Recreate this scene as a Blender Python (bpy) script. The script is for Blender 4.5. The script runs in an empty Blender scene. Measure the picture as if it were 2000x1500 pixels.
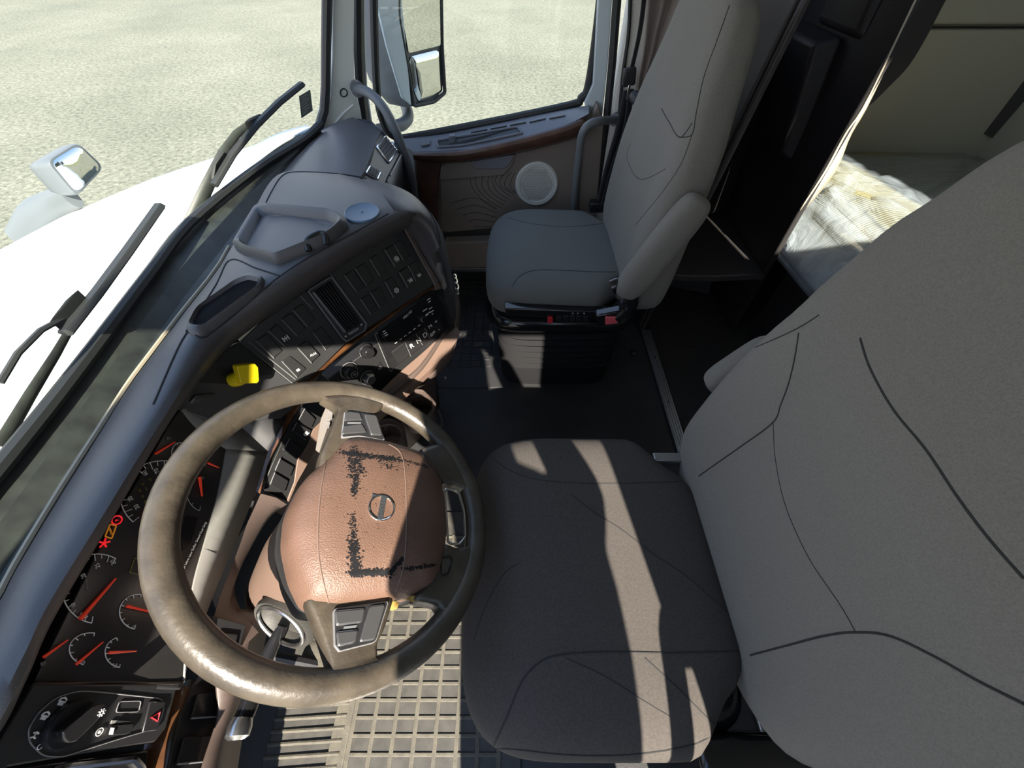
import bpy, bmesh, math, random
from mathutils import Vector, Matrix
from mathutils.bvhtree import BVHTree
random.seed(7)
sc = bpy.context.scene
COL = sc.collection

# ------------------------------------------------------------------ camera, sky, sun, exposure
CZ = 1.22; FPX = 760.0; PITCH = math.radians(51.5)
cam_d = bpy.data.cameras.new('camera'); cam = bpy.data.objects.new('camera', cam_d); COL.objects.link(cam)
cam.location = (0, 0, CZ); cam.rotation_euler = (math.pi/2 - PITCH, 0, 0)
cam_d.sensor_width = 36; cam_d.lens = 36*FPX/2000; cam_d.clip_start = 0.01; cam_d.clip_end = 300
sc.camera = cam
w = bpy.data.worlds.new('world'); sc.world = w; w.use_nodes = True
nt = w.node_tree; nt.nodes.clear()
wo = nt.nodes.new('ShaderNodeOutputWorld'); wb = nt.nodes.new('ShaderNodeBackground')
tc = nt.nodes.new('ShaderNodeTexCoord'); sp = nt.nodes.new('ShaderNodeSeparateXYZ'); cr = nt.nodes.new('ShaderNodeValToRGB')
nt.links.new(tc.outputs['Generated'], sp.inputs[0]); nt.links.new(sp.outputs['Z'], cr.inputs[0])
cr.color_ramp.elements[0].position = 0.0; cr.color_ramp.elements[0].color = (0.96, 0.97, 1.0, 1)
cr.color_ramp.elements[1].position = 0.8; cr.color_ramp.elements[1].color = (0.34, 0.54, 0.95, 1)
nt.links.new(cr.outputs[0], wb.inputs[0]); nt.links.new(wb.outputs[0], wo.inputs[0])
wb.inputs[1].default_value = 2.0
SUN_DIR = Vector((-0.165, 1.0, -0.90)).normalized()
sd = bpy.data.lights.new('sun', 'SUN'); so = bpy.data.objects.new('sun', sd); COL.objects.link(so)
sd.energy = 20.0; sd.angle = 0.009; sd.color = (1.0, 0.91, 0.78)
so.rotation_euler = SUN_DIR.to_track_quat('-Z', 'Y').to_euler(); so.location = (2, -6, 6)
sc.view_settings.view_transform = 'Standard'; sc.view_settings.look = 'None'
sc.view_settings.gamma = 1; sc.view_settings.exposure = 0.0; sc.view_settings.use_curve_mapping = False

# ------------------------------------------------------------------ helpers
_c, _s = math.cos(PITCH), math.sin(PITCH)
def ray(u, v):
    a = (u-1000)/FPX; b = -(v-750)/FPX
    return Vector((a, _c+b*_s, -_s+b*_c))
CO = Vector((0, 0, CZ))
def at(u, v, x=None, y=None, z=None):
    d = ray(u, v)
    t = x/d.x if x is not None else (y/d.y if y is not None else (z-CZ)/d.z)
    return CO + d*t
class Plane:
    """flat panel through three known points; pt() finds where a direction of view meets it"""
    def __init__(s, a, b, c):
        s.o = Vector(a); s.n = (Vector(b)-s.o).cross(Vector(c)-s.o).normalized()
        if s.n.dot(CO-s.o) < 0: s.n = -s.n
    def pt(s, u, v, h=0.0):
        d = ray(u, v); t = (s.o-CO).dot(s.n)/d.dot(s.n)
        return CO + d*t + s.n*h
def PN(o, n):
    p = Plane((0, 0, 0), (1, 0, 0), (0, 1, 0)); p.o = Vector(o); p.n = Vector(n).normalized()
    if p.n.dot(CO-p.o) < 0: p.n = -p.n
    return p
def mat(name, col, rough=0.6, metal=0.0, bump=0.0, bscale=200.0, var=0.0, vscale=8.0, spec=0.5, col2=None, emis=None, trans=0.0, coat=0.0, sheen=0.0):
    m = bpy.data.materials.new(name); m.use_nodes = True
    t = m.node_tree; b = t.nodes['Principled BSDF']
    b.inputs['Base Color'].default_value = (*col, 1); b.inputs['Roughness'].default_value = rough
    b.inputs['Metallic'].default_value = metal; b.inputs['Specular IOR Level'].default_value = spec
    if coat: b.inputs['Coat Weight'].default_value = coat; b.inputs['Coat Roughness'].default_value = 0.15
    if sheen: b.inputs['Sheen Weight'].default_value = sheen
    if emis:
        b.inputs['Emission Color'].default_value = (*emis[:3], 1); b.inputs['Emission Strength'].default_value = emis[3]
    tcn = t.nodes.new('ShaderNodeTexCoord')
    if var or col2:
        n = t.nodes.new('ShaderNodeTexNoise'); n.inputs['Scale'].default_value = vscale; n.inputs['Detail'].default_value = 6
        t.links.new(tcn.outputs['Object'], n.inputs['Vector'])
        r = t.nodes.new('ShaderNodeValToRGB'); e = r.color_ramp.elements
        e[0].position = 0.35; e[1].position = 0.65
        if col2: e[0].color = (*col, 1); e[1].color = (*col2, 1)
        else:
            e[0].color = tuple(max(0, q*(1-var)) for q in col)+(1,); e[1].color = tuple(min(1, q*(1+var)) for q in col)+(1,)
        t.links.new(n.outputs['Fac'], r.inputs[0]); t.links.new(r.outputs[0], b.inputs['Base Color'])
    if bump:
        n = t.nodes.new('ShaderNodeTexNoise'); n.inputs['Scale'].default_value = bscale; n.inputs['Detail'].default_value = 3
        t.links.new(tcn.outputs['Object'], n.inputs['Vector'])
        bp = t.nodes.new('ShaderNodeBump'); bp.inputs['Strength'].default_value = bump; bp.inputs['Distance'].default_value = 0.002
        t.links.new(n.outputs['Fac'], bp.inputs['Height']); t.links.new(bp.outputs[0], b.inputs['Normal'])
    return m
def pane_mat(name, tint, refl=0.06, rough=0.0):
    m = bpy.data.materials.new(name); m.use_nodes = True; t = m.node_tree; t.nodes.clear()
    o = t.nodes.new('ShaderNodeOutputMaterial'); mx = t.nodes.new('ShaderNodeMixShader')
    tr = t.nodes.new('ShaderNodeBsdfTransparent'); tr.inputs[0].default_value = (*tint, 1)
    g = t.nodes.new('ShaderNodeBsdfGlossy'); g.inputs['Roughness'].default_value = rough
    f = t.nodes.new('ShaderNodeLayerWeight'); f.inputs['Blend'].default_value = 0.5
    pw = t.nodes.new('ShaderNodeMath'); pw.operation = 'POWER'; pw.inputs[1].default_value = 5
    ml = t.nodes.new('ShaderNodeMath'); ml.operation = 'MULTIPLY_ADD'; ml.inputs[1].default_value = 0.6; ml.inputs[2].default_value = 0.03
    t.links.new(f.outputs['Facing'], pw.inputs[0]); t.links.new(pw.outputs[0], ml.inputs[0])
    t.links.new(ml.outputs[0], mx.inputs[0]); t.links.new(tr.outputs[0], mx.inputs[1]); t.links.new(g.outputs[0], mx.inputs[2])
    t.links.new(mx.outputs[0], o.inputs[0]); return m

def empty(name, loc=(0, 0, 0), label=None, cat=None, group=None, kind=None):
    o = bpy.data.objects.new(name, None); COL.objects.link(o); o.location = loc; o.empty_display_size = 0.05
    return tag(o, label, cat, group, kind)
def tag(o, label=None, cat=None, group=None, kind=None):
    if label: o['label'] = label
    if cat: o['category'] = cat
    if group: o['group'] = group
    if kind: o['kind'] = kind
    return o
def adopt(o, parent):
    if parent is not None:
        o.parent = parent
        if parent.type == 'EMPTY': o.matrix_parent_inverse = Matrix.Translation(parent.location).inverted()
    return o
def link(name, bm, m, parent=None, smooth=True, bevel=0, bseg=2, subd=0, solid=0, label=None, angle=40):
    bmesh.ops.remove_doubles(bm, verts=bm.verts, dist=1e-6)
    bmesh.ops.recalc_face_normals(bm, faces=bm.faces)
    me = bpy.data.meshes.new(name); bm.to_mesh(me); bm.free()
    o = bpy.data.objects.new(name, me); COL.objects.link(o)
    for q in (m if isinstance(m, (list, tuple)) else [m]): me.materials.append(q)
    if smooth:
        for p in me.polygons: p.use_smooth = True
        try: me.set_sharp_from_angle(angle=math.radians(angle))
        except Exception: pass
    if solid:
        md = o.modifiers.new('s', 'SOLIDIFY'); md.thickness = solid; md.offset = 0
    if bevel:
        md = o.modifiers.new('b', 'BEVEL'); md.width = bevel; md.segments = bseg; md.limit_method = 'ANGLE'; md.angle_limit = math.radians(35)
    if subd:
        md = o.modifiers.new('d', 'SUBSURF'); md.levels = subd; md.render_levels = subd
    if label: o['label'] = label
    return adopt(o, parent)
def crom(pts, n, closed=False):
    """n points along a Catmull-Rom curve through pts"""
    P = [Vector(p) for p in pts]; out = []; m = len(P); seg = m if closed else m-1
    for i in range(n):
        t = i/(n if closed else n-1)*seg; k = min(int(t), seg-1); f = t-k
        g = (lambda j: P[j % m]) if closed else (lambda j: P[max(0, min(m-1, j))])
        a, b, c, d = g(k-1), g(k), g(k+1), g(k+2)
        out.append(0.5*((2*b)+(c-a)*f+(2*a-5*b+4*c-d)*f*f+(3*b-a-3*c+d)*f**3))
    return out
def grid(bm, rows, closed_u=False, closed_v=False, cap=False):
    V = [[bm.verts.new(p) for p in r] for r in rows]
    R, Cn = len(V), len(V[0])
    for i in range(R if closed_v else R-1):
        for j in range(Cn if closed_u else Cn-1):
            q = [V[i][j], V[i][(j+1) % Cn], V[(i+1) % R][(j+1) % Cn], V[(i+1) % R][j]]
            try: bm.faces.new(q)
            except Exception: pass
    if cap and closed_u:
        bm.faces.new(V[0]); bm.faces.new(V[-1])
    return V
def poly(bm, base, top, capb=True):
    a = [bm.verts.new(p) for p in base]; b = [bm.verts.new(p) for p in top]; n = len(a)
    if capb: bm.faces.new(a)
    bm.faces.new(b)
    for i in range(n): bm.faces.new([a[i], a[(i+1) % n], b[(i+1) % n], b[i]])
def box(bm, x0, x1, y0, y1, z0, z1):
    poly(bm, [(x0, y0, z0), (x1, y0, z0), (x1, y1, z0), (x0, y1, z0)], [(x0, y0, z1), (x1, y0, z1), (x1, y1, z1), (x0, y1, z1)])
def obox(bm, c, ax, ay, az):
    c, ax, ay, az = map(Vector, (c, ax, ay, az))
    poly(bm, [c-ax-ay-az, c+ax-ay-az, c+ax+ay-az, c-ax+ay-az], [c-ax-ay+az, c+ax-ay+az, c+ax+ay+az, c-ax+ay+az])
def tube(bm, pts, r, n=10, closed=False, flat=1.0, up=None, cap=True):
    P = [Vector(p) for p in pts]; m = len(P); rows = []
    ref = Vector(up) if up is not None else None; prev = None
    for i in range(m):
        if closed: t = P[(i+1) % m]-P[i-1]
        else: t = P[min(m-1, i+1)]-P[max(0, i-1)]
        if t.length < 1e-9: t = Vector((0, 0, 1))
        t.normalize()
        if ref is not None: a = ref-t*ref.dot(t)
        elif prev is not None: a = prev-t*prev.dot(t)
        else:
            a = Vector((0, 0, 1)).cross(t)
            if a.length < 0.1: a = Vector((1, 0, 0)).cross(t)
        a.normalize(); prev = a; b = t.cross(a)
        rr = r[i] if isinstance(r, (list, tuple)) else r
        rows.append([P[i]+a*(rr*flat*math.cos(k*2*math.pi/n))+b*(rr*math.sin(k*2*math.pi/n)) for k in range(n)])
    grid(bm, rows, closed_u=True, closed_v=closed, cap=cap and not closed)
def frame(n, hint=(0, 0, 1)):
    n = Vector(n).normalized(); a = Vector(hint); a = (a-n*a.dot(n))
    if a.length < 1e-3: a = Vector((1, 0, 0)); a = a-n*a.dot(n)
    a.normalize(); return a, n.cross(a), n
def lathe(bm, c, n, prof, seg=32, hint=(0, 0, 1), cap=True, sx=1.0):
    a, b, n = frame(n, hint); c = Vector(c)
    rows = [[c+n*h+(a*math.cos(k*2*math.pi/seg)*sx+b*math.sin(k*2*math.pi/seg))*r for k in range(seg)] for r, h in prof]
    grid(bm, rows, closed_u=True, cap=cap)
def rnd(pts, r=0.2, k=4):
    """round the corners of a pixel or plan outline; r is the share of the shorter side"""
    out = []; n = len(pts)
    for i in range(n):
        p = Vector(pts[i][:2]); a = Vector(pts[i-1][:2]); b = Vector(pts[(i+1) % n][:2])
        L = min((a-p).length, (b-p).length)*r
        s = p+(a-p).normalized()*L; e = p+(b-p).normalized()*L
        for j in range(k+1):
            f = j/k; out.append(s*(1-f)**2+p*2*f*(1-f)+e*f*f)
    return [(q.x, q.y) for q in out]
def scl(pts, f, fy=None):
    cx = sum(p[0] for p in pts)/len(pts); cy = sum(p[1] for p in pts)/len(pts)
    return [(cx+(p[0]-cx)*f, cy+(p[1]-cy)*(fy or f)) for p in pts]
def slab(name, pl, pts, h0, h1, m, parent=None, bevel=0, r=0, bseg=2, label=None, top_scale=None):
    bm = bmesh.new(); q = rnd(pts, r) if r else pts
    qt = scl(q, top_scale) if top_scale else q
    poly(bm, [pl.pt(u, v)+pl.n*h0 for u, v in q], [pl.pt(u, v)+pl.n*h1 for u, v in qt])
    return link(name, bm, m, parent, bevel=bevel, bseg=bseg, label=label)
def ring(name, pl, pts, h, rad, m, parent=None, r=0.25, flat=1.0):
    bm = bmesh.new(); tube(bm, [pl.pt(u, v, h) for u, v in (rnd(pts, r) if r else pts)], rad, 8, closed=True, up=pl.n, flat=flat)
    return link(name, bm, m, parent)
def dome(name, pl, pts, prof, m, parent=None, r=0.15, subd=0, label=None):
    """cushion-like relief: prof is a list of (inset scale, height)"""
    bm = bmesh.new(); q = rnd(pts, r) if r else pts
    rows = [[pl.pt(u, v)+pl.n*h for u, v in scl(q, s)] for s, h in prof]
    V = grid(bm, rows, closed_u=True); bm.faces.new(V[-1]); bm.faces.new(V[0])
    return link(name, bm, m, parent, subd=subd, label=label, angle=60)
def text_bm(s, o, right, up, size, n, depth=0.0006, align='CENTER', bm=None):
    cu = bpy.data.curves.new('t', 'FONT'); cu.body = s; cu.size = size; cu.align_x = align; cu.align_y = 'CENTER'; cu.extrude = depth
    ob = bpy.data.objects.new('t', cu); COL.objects.link(ob)
    dg = bpy.context.evaluated_depsgraph_get(); me = bpy.data.meshes.new_from_object(ob.evaluated_get(dg))
    bpy.data.objects.remove(ob); M = Matrix((Vector(right), Vector(up), Vector(n))).transposed().to_4x4(); M.translation = Vector(o)
    me.transform(M)
    if bm is None: bm = bmesh.new()
    bm.from_mesh(me); bpy.data.meshes.remove(me); return bm
def text_on(pl, s, u, v, du, dv, px, m, parent, name='lettering', h=0.001, bm=None, done=True):
    """text centred at (u,v), its up direction towards (du,dv), px tall"""
    c = pl.pt(u, v, h); L = math.hypot(du, dv); upv = pl.pt(u+du/L*px, v+dv/L*px, h)-c; size = upv.length*1.35; up = upv.normalized()
    right = up.cross(pl.n).normalized()
    bm = text_bm(s, c, right, up, size, pl.n, 0.0004, bm=bm)
    if done: return link(name, bm, m, parent, smooth=False)
    return bm
def bvh(o):
    dg = bpy.context.evaluated_depsgraph_get(); dg.update(); e = o.evaluated_get(dg); me = e.to_mesh()
    M = o.matrix_world
    t = BVHTree.FromPolygons([M @ v.co for v in me.vertices], [list(p.vertices) for p in me.polygons]); e.to_mesh_clear(); return t
def cast(tree, u, v):
    d = ray(u, v).normalized(); h = tree.ray_cast(CO, d); return (h[0], h[1]) if h[0] is not None else None
def seam(name, tree, pix, r, m, parent, n=40, lift=0.0, flat=1.0, label=None):
    pts = crom([(u, v, 0) for u, v in pix], n); P = []
    for p in pts:
        h = cast(tree, p.x, p.y)
        if h: P.append(h[0]+h[1]*lift)
    if len(P) < 3: print('SEAM MISSED', name, pix[0]); return
    bm = bmesh.new(); tube(bm, P, r, 6); return link(name, bm, m, parent, label=label)
def superell(bm, c, a, b, h, n=4.0, m=3.0, seg=48, lay=20, fn=None):
    """puffed box; fn(p in -1..1 local, world p) may move the point"""
    rows = []
    for i in range(lay+1):
        ph = -math.pi/2+math.pi*i/lay; cz, cr_ = math.sin(ph), math.cos(ph)
        zz = math.copysign(abs(cz)**(2/m), cz); rr = max(1e-4, abs(cr_))**(2/m)
        row = []
        for k in range(seg):
            t = 2*math.pi*k/seg; ct, st = math.cos(t), math.sin(t)
            x = math.copysign(abs(ct)**(2/n), ct)*rr; y = math.copysign(abs(st)**(2/n), st)*rr
            p = Vector((c[0]+a*x, c[1]+b*y, c[2]+h*zz))
            row.append(fn(Vector((x, y, zz)), p) if fn else p)
        rows.append(row)
    grid(bm, rows, closed_u=True, cap=True)

# ------------------------------------------------------------------ materials
M = {}
M['pad'] = mat('dash_plastic', (0.056, 0.054, 0.059), 0.45, bump=0.15, bscale=900, spec=0.6)
M['padbrown'] = mat('brown_plastic', (0.080, 0.058, 0.050), 0.45, bump=0.15, bscale=900)
M['tan'] = mat('tan_plastic', (0.14, 0.092, 0.07), 0.5, bump=0.1, bscale=700)
M['black'] = mat('black_plastic', (0.018, 0.018, 0.019), 0.38, bump=0.08, bscale=700)
M['gloss'] = mat('gloss_black', (0.012, 0.012, 0.013), 0.12)
M['switch'] = mat('switch_black', (0.016, 0.016, 0.017), 0.3)
M['edge'] = mat('switch_edge', (0.16, 0.16, 0.165), 0.35)
M['cowl'] = mat('cowl_black', (0.014, 0.016, 0.015), 0.5, col2=(0.03, 0.036, 0.03), vscale=25)
M['cream'] = mat('cream_edge', (0.35, 0.30, 0.22), 0.7)
M['rubber'] = mat('rubber_floor', (0.018, 0.018, 0.02), 0.55, bump=0.3, bscale=300, col2=(0.03, 0.03, 0.031), vscale=5)
M['mat'] = mat('dusty_mat', (0.075, 0.069, 0.055), 0.8, bump=0.5, bscale=500, col2=(0.105, 0.096, 0.075), vscale=60)
M['matcell'] = mat('mat_cell', (0.036, 0.034, 0.03), 0.6, col2=(0.055, 0.052, 0.045), vscale=40)
M['carpet'] = mat('carpet', (0.035, 0.030, 0.028), 0.95, bump=1.0, bscale=900, var=0.3, vscale=200)
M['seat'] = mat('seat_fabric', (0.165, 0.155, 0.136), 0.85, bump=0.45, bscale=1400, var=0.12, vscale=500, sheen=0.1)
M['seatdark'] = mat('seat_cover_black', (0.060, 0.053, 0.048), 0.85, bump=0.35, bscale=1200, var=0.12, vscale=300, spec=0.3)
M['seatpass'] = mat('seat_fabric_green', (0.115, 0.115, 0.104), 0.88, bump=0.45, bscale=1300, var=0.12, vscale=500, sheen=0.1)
M['thread'] = mat('seam_thread', (0.02, 0.02, 0.02), 0.9)
M['wheel'] = mat('wheel_rim', (0.040, 0.033, 0.025), 0.36, bump=0.25, bscale=160, col2=(0.068, 0.056, 0.041), vscale=30, spec=0.5)
M['hub'] = mat('wheel_leather', (0.115, 0.066, 0.046), 0.42, bump=0.5, bscale=520, col2=(0.138, 0.081, 0.058), vscale=18)
M['wear'] = mat('worn_blue', (0.007, 0.0075, 0.009), 0.7, spec=0.2)
M['chrome'] = mat('chrome', (0.75, 0.75, 0.76), 0.12, 1.0)
M['silver'] = mat('silver', (0.6, 0.6, 0.6), 0.3, 1.0, bump=0.1)
M['alu'] = mat('aluminium', (0.42, 0.42, 0.42), 0.42, 0.9)
M['wood'] = mat('wood_trim', (0.05, 0.022, 0.010), 0.25, col2=(0.10, 0.042, 0.016), vscale=35, coat=0.15)
M['woodd'] = mat('wood_dark', (0.07, 0.036, 0.024), 0.3, col2=(0.12, 0.06, 0.038), vscale=14, coat=0.4)
M['mhouse'] = mat('mirror_housing_grey', (0.10, 0.115, 0.125), 0.35)
M['bellow'] = mat('bellow_rubber', (0.014, 0.014, 0.015), 0.75, spec=0.05)
M['btn'] = mat('wheel_button_grey', (0.05, 0.05, 0.052), 0.3)
M['pill'] = mat('pillar_white', (0.80, 0.84, 0.80), 0.55, bump=0.1, bscale=400)
M['seal'] = mat('rubber_seal', (0.02, 0.022, 0.022), 0.55)
M['paint'] = mat('white_paint', (0.85, 0.86, 0.84), 0.2, coat=0.6)
M['body'] = mat('pale_paint', (0.55, 0.62, 0.66), 0.35)
M['greyp'] = mat('mirror_grey', (0.14, 0.15, 0.16), 0.5)
M['mirror'] = mat('mirror_glass', (0.66, 0.67, 0.64), 0.01, 1.0)
M['door'] = mat('door_panel', (0.20, 0.165, 0.14), 0.7, bump=0.3, bscale=500)
M['ledge'] = mat('door_ledge', (0.15, 0.155, 0.18), 0.5, bump=0.1, bscale=500)
M['grille'] = mat('speaker_grille', (0.62, 0.62, 0.58), 0.6)
M['grilled'] = mat('speaker_hex', (0.45, 0.45, 0.43), 0.7)
M['belt'] = mat('belt', (0.03, 0.032, 0.037), 0.6, bump=0.3, bscale=800)
M['curtain'] = mat('curtain', (0.26, 0.215, 0.195), 0.75, bump=0.2, bscale=500, sheen=0.3)
M['vinyl'] = mat('vinyl_wall', (0.72, 0.70, 0.64), 0.6, bump=0.2, bscale=300)
M['sleeper'] = mat('sleeper_wall', (0.42, 0.39, 0.29), 0.8, bump=0.3, bscale=300)
M['cab'] = mat('cabinet_dark', (0.026, 0.023, 0.025), 0.5, bump=0.2, bscale=500)
M['cablit'] = mat('cabinet_lit_grey', (0.06, 0.053, 0.054), 0.42, bump=0.15, bscale=500)  # lit copy of the cabinet plastic, the light put into its colour
M['beige'] = mat('beige_edge', (0.55, 0.48, 0.38), 0.6)
M['mattress'] = mat('mattress_fabric', (0.27, 0.245, 0.14), 0.9, bump=0.3, bscale=200)
M['ceil'] = mat('headliner', (0.30, 0.29, 0.26), 0.9)
M['red'] = mat('red_plastic', (0.5, 0.02, 0.03), 0.4)
M['pink'] = mat('red_button', (0.65, 0.10, 0.12), 0.35)
M['yellow'] = mat('yellow_plastic', (0.72, 0.56, 0.01), 0.35)
M['white'] = mat('white_print', (0.65, 0.65, 0.62), 0.5)
M['greypr'] = mat('grey_print', (0.22, 0.22, 0.21), 0.5)
M['needle'] = mat('needle_red', (0.75, 0.05, 0.02), 0.4, emis=(0.9, 0.05, 0.02, 0.12))
M['lampred'] = mat('lamp_red', (0.5, 0.01, 0.01), 0.4, emis=(1, 0.02, 0.03, 0.6))
M['lampamb'] = mat('lamp_amber', (0.3, 0.12, 0.01), 0.4, emis=(1.0, 0.35, 0.03, 0.28))
M['olive'] = mat('olive_print', (0.16, 0.14, 0.02), 0.5)
M['disc'] = mat('blue_disc', (0.10, 0.16, 0.24), 0.45)
M['leaf'] = mat('dry_leaf', (0.62, 0.45, 0.12), 0.7, col2=(0.45, 0.26, 0.07), vscale=60)
M['sticker'] = mat('sticker_grey', (0.13, 0.16, 0.15), 0.6)
M['lens'] = mat('cluster_face', (0.022, 0.021, 0.021), 0.22, col2=(0.03, 0.028, 0.027), vscale=12)
M['bezel'] = mat('cluster_bezel', (0.17, 0.165, 0.155), 0.55, bump=0.15, bscale=500)
M['deep'] = mat('pocket_shade_black', (0.008, 0.008, 0.009), 0.95, spec=0.1)  # near-black that paints in the shade inside slots and vents
M['stalkgrey'] = mat('stalk_grey', (0.04, 0.038, 0.034), 0.6, bump=0.2, bscale=400)
M['stalkpale'] = mat('stalk_pale', (0.15, 0.135, 0.12), 0.35)
M['skin'] = mat('skin', (0.45, 0.27, 0.19), 0.6)
M['shirt'] = mat('shirt', (0.10, 0.13, 0.2), 0.85)
M['jeans'] = mat('jeans', (0.05, 0.07, 0.12), 0.9)
M['hair'] = mat('hair', (0.05, 0.03, 0.02), 0.7)
M['glassw'] = pane_mat('windshield_glass', (0.93, 0.96, 0.93))
M['glassd'] = pane_mat('door_glass', (0.95, 0.97, 0.95))
M['clear'] = pane_mat('cluster_lens_clear', (0.96, 0.96, 0.96))
# asphalt with coarse pale aggregate
def ground_mat():
    m = mat('asphalt', (0.16, 0.155, 0.13), 0.9); t = m.node_tree; b = t.nodes['Principled BSDF']; L = t.links.new
    tcn = t.nodes.new('ShaderNodeTexCoord')
    v = t.nodes.new('ShaderNodeTexVoronoi'); v.inputs['Scale'].default_value = 38; L(tcn.outputs['Object'], v.inputs['Vector'])
    n = t.nodes.new('ShaderNodeTexNoise'); n.inputs['Scale'].default_value = 0.45; n.inputs['Detail'].default_value = 5; L(tcn.outputs['Object'], n.inputs['Vector'])
    n2 = t.nodes.new('ShaderNodeTexNoise'); n2.inputs['Scale'].default_value = 14; n2.inputs['Detail'].default_value = 8; n2.inputs['Roughness'].default_value = 0.8; L(tcn.outputs['Object'], n2.inputs['Vector'])
    r = t.nodes.new('ShaderNodeValToRGB'); e = r.color_ramp.elements
    e[0].position = 0.36; e[0].color = (0.055, 0.057, 0.043, 1); e[1].position = 0.62; e[1].color = (0.205, 0.205, 0.16, 1)
    L(n2.outputs['Fac'], r.inputs[0])
    r2 = t.nodes.new('ShaderNodeValToRGB'); e = r2.color_ramp.elements
    e[0].position = 0.3; e[0].color = (0.82, 0.84, 0.80, 1); e[1].position = 0.7; e[1].color = (1.12, 1.12, 1.08, 1); L(n.outputs['Fac'], r2.inputs[0])
    mx = t.nodes.new('ShaderNodeMix'); mx.data_type = 'RGBA'; mx.blend_type = 'MULTIPLY'; mx.inputs[0].default_value = 1
    L(r.outputs[0], mx.inputs[6]); L(r2.outputs[0], mx.inputs[7])
    r3 = t.nodes.new('ShaderNodeValToRGB'); e = r3.color_ramp.elements
    e[0].position = 0.0; e[0].color = (0.55, 0.55, 0.55, 1); e[1].position = 0.35; e[1].color = (1.1, 1.1, 1.1, 1); L(v.outputs['Distance'], r3.inputs[0])
    mx2 = t.nodes.new('ShaderNodeMix'); mx2.data_type = 'RGBA'; mx2.blend_type = 'MULTIPLY'; mx2.inputs[0].default_value = 0.6
    L(mx.outputs[2], mx2.inputs[6]); L(r3.outputs[0], mx2.inputs[7]); L(mx2.outputs[2], b.inputs['Base Color'])
    bp = t.nodes.new('ShaderNodeBump'); bp.inputs['Strength'].default_value = 0.5; bp.inputs['Distance'].default_value = 0.01
    L(n2.outputs['Fac'], bp.inputs['Height']); L(bp.outputs[0], b.inputs['Normal']); return m
M['ground'] = ground_mat()
M['grass'] = mat('grass', (0.07, 0.10, 0.015), 0.9, bump=1, bscale=30, col2=(0.14, 0.17, 0.03), vscale=6)
M['tree'] = mat('foliage', (0.03, 0.07, 0.015), 0.9, col2=(0.07, 0.13, 0.03), vscale=3)

def structure(name, bm, m, label=None, **k):
    o = link(name, bm, m, **k); o['kind'] = 'structure'
    if label: o['label'] = label
    return o
# ================================================================== outside
GZ = -1.42
bm = bmesh.new(); grid(bm, [[(x, y, GZ) for x in (-60, 26)] for y in (-30, 60)]); structure('ground', bm, M['ground'], 'pale sunlit asphalt lot outside the cab')
bm = bmesh.new(); grid(bm, [[(x, y, GZ+0.02) for x in (26, 80)] for y in (-30, 60)]); structure('ground_verge', bm, M['grass'], 'grass verge behind the truck')

# hood: a long crowned shell from the cowl forwards
def hood():
    root = empty('truck_hood', (-1.6, 0.7, 0.4), 'white sloping truck hood outside the windshield', 'truck hood')
    xs = [-0.66, -0.8, -1.0, -1.3, -1.7, -2.1, -2.5, -2.7]
    far = [at(620, 246, y=1.70), at(560, 268, y=1.70), at(430, 306, y=1.72), at(300, 350, y=1.72), at(150, 412, y=1.68), at(0, 492, y=1.62), at(-160, 590, y=1.52), at(-260, 680, y=1.40)]
    rows = []
    for p in far:
        x, zf, yf = p.x, p.z, p.y; row = []
        for j in range(25):
            t = j/24; y = yf+(2*0.70-2*yf)*t            # far side to near side, about the centre line y = 0.70
            k = abs(2*t-1); z = zf+0.045*(1-k**2.5)-0.0*k
            row.append((x, y, z))
        row = [(x, yf+0.03, zf-0.25), (x, yf+0.03, zf-0.06)]+row+[(x, 1.4-yf-0.03, zf-0.06), (x, 1.4-yf-0.03, zf-0.25)]
        rows.append(row)
    bm = bmesh.new(); grid(bm, rows); link('hood_shell', bm, M['paint'], root, solid=0.01, angle=60)
    # pale grey cowl corner next to the windshield
    bm = bmesh.new()
    A = [at(395, 425, z=0.70), at(440, 335, z=0.665), at(540, 272, z=0.655), at(605, 252, z=0.665)]
    B = [at(432, 395, z=0.73), at(500, 330, z=0.73), at(560, 285, z=0.735), at(610, 262, z=0.735)]
    grid(bm, [crom([p+Vector((0, 0, 0.012)) for p in A], 16), crom([p+Vector((0, 0, 0.012)) for p in B], 16)])
    link('cowl_corner', bm, M['body'], root, solid=0.006)
    return root
hood()

# windshield
gb = [Vector((-0.50, -0.30, 0.76)), Vector((-0.60, -0.1, 0.76)), Vector((-0.655, 0.1, 0.76))]+[at(u, v, z=0.76) for u, v in ((0, 905), (100, 782), (200, 652), (290, 533), (370, 432), (500, 328), (590, 272))]+[at(624, 240, z=0.775)]
GB = crom(gb, 40)
GT = [Vector((p.x+0.285, 0.7+(p.y-0.7)*0.985, 1.5)) for p in GB]
bm = bmesh.new(); grid(bm, [[a.lerp(b, t/10) for a, b in zip(GB, GT)] for t in range(11)])
windshield = structure('window_1', bm, M['glassw'], 'curved windshield')
WT = bvh(windshield)
bm = bmesh.new(); tube(bm, [p+Vector((0.004, 0, 0)) for p in GB], 0.011, 8)
tube(bm, [at(u, v, y=yy) for u, v, yy in ((612, 262, 1.45), (624, 245, 1.49), (633, 215, 1.51), (636, 170, 1.51), (637, 90, 1.505), (639, 0, 1.50), (641, -150, 1.49))], 0.014, 8)
structure('trim_1', bm, M['seal'], 'black rubber seal around the windshield')
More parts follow.
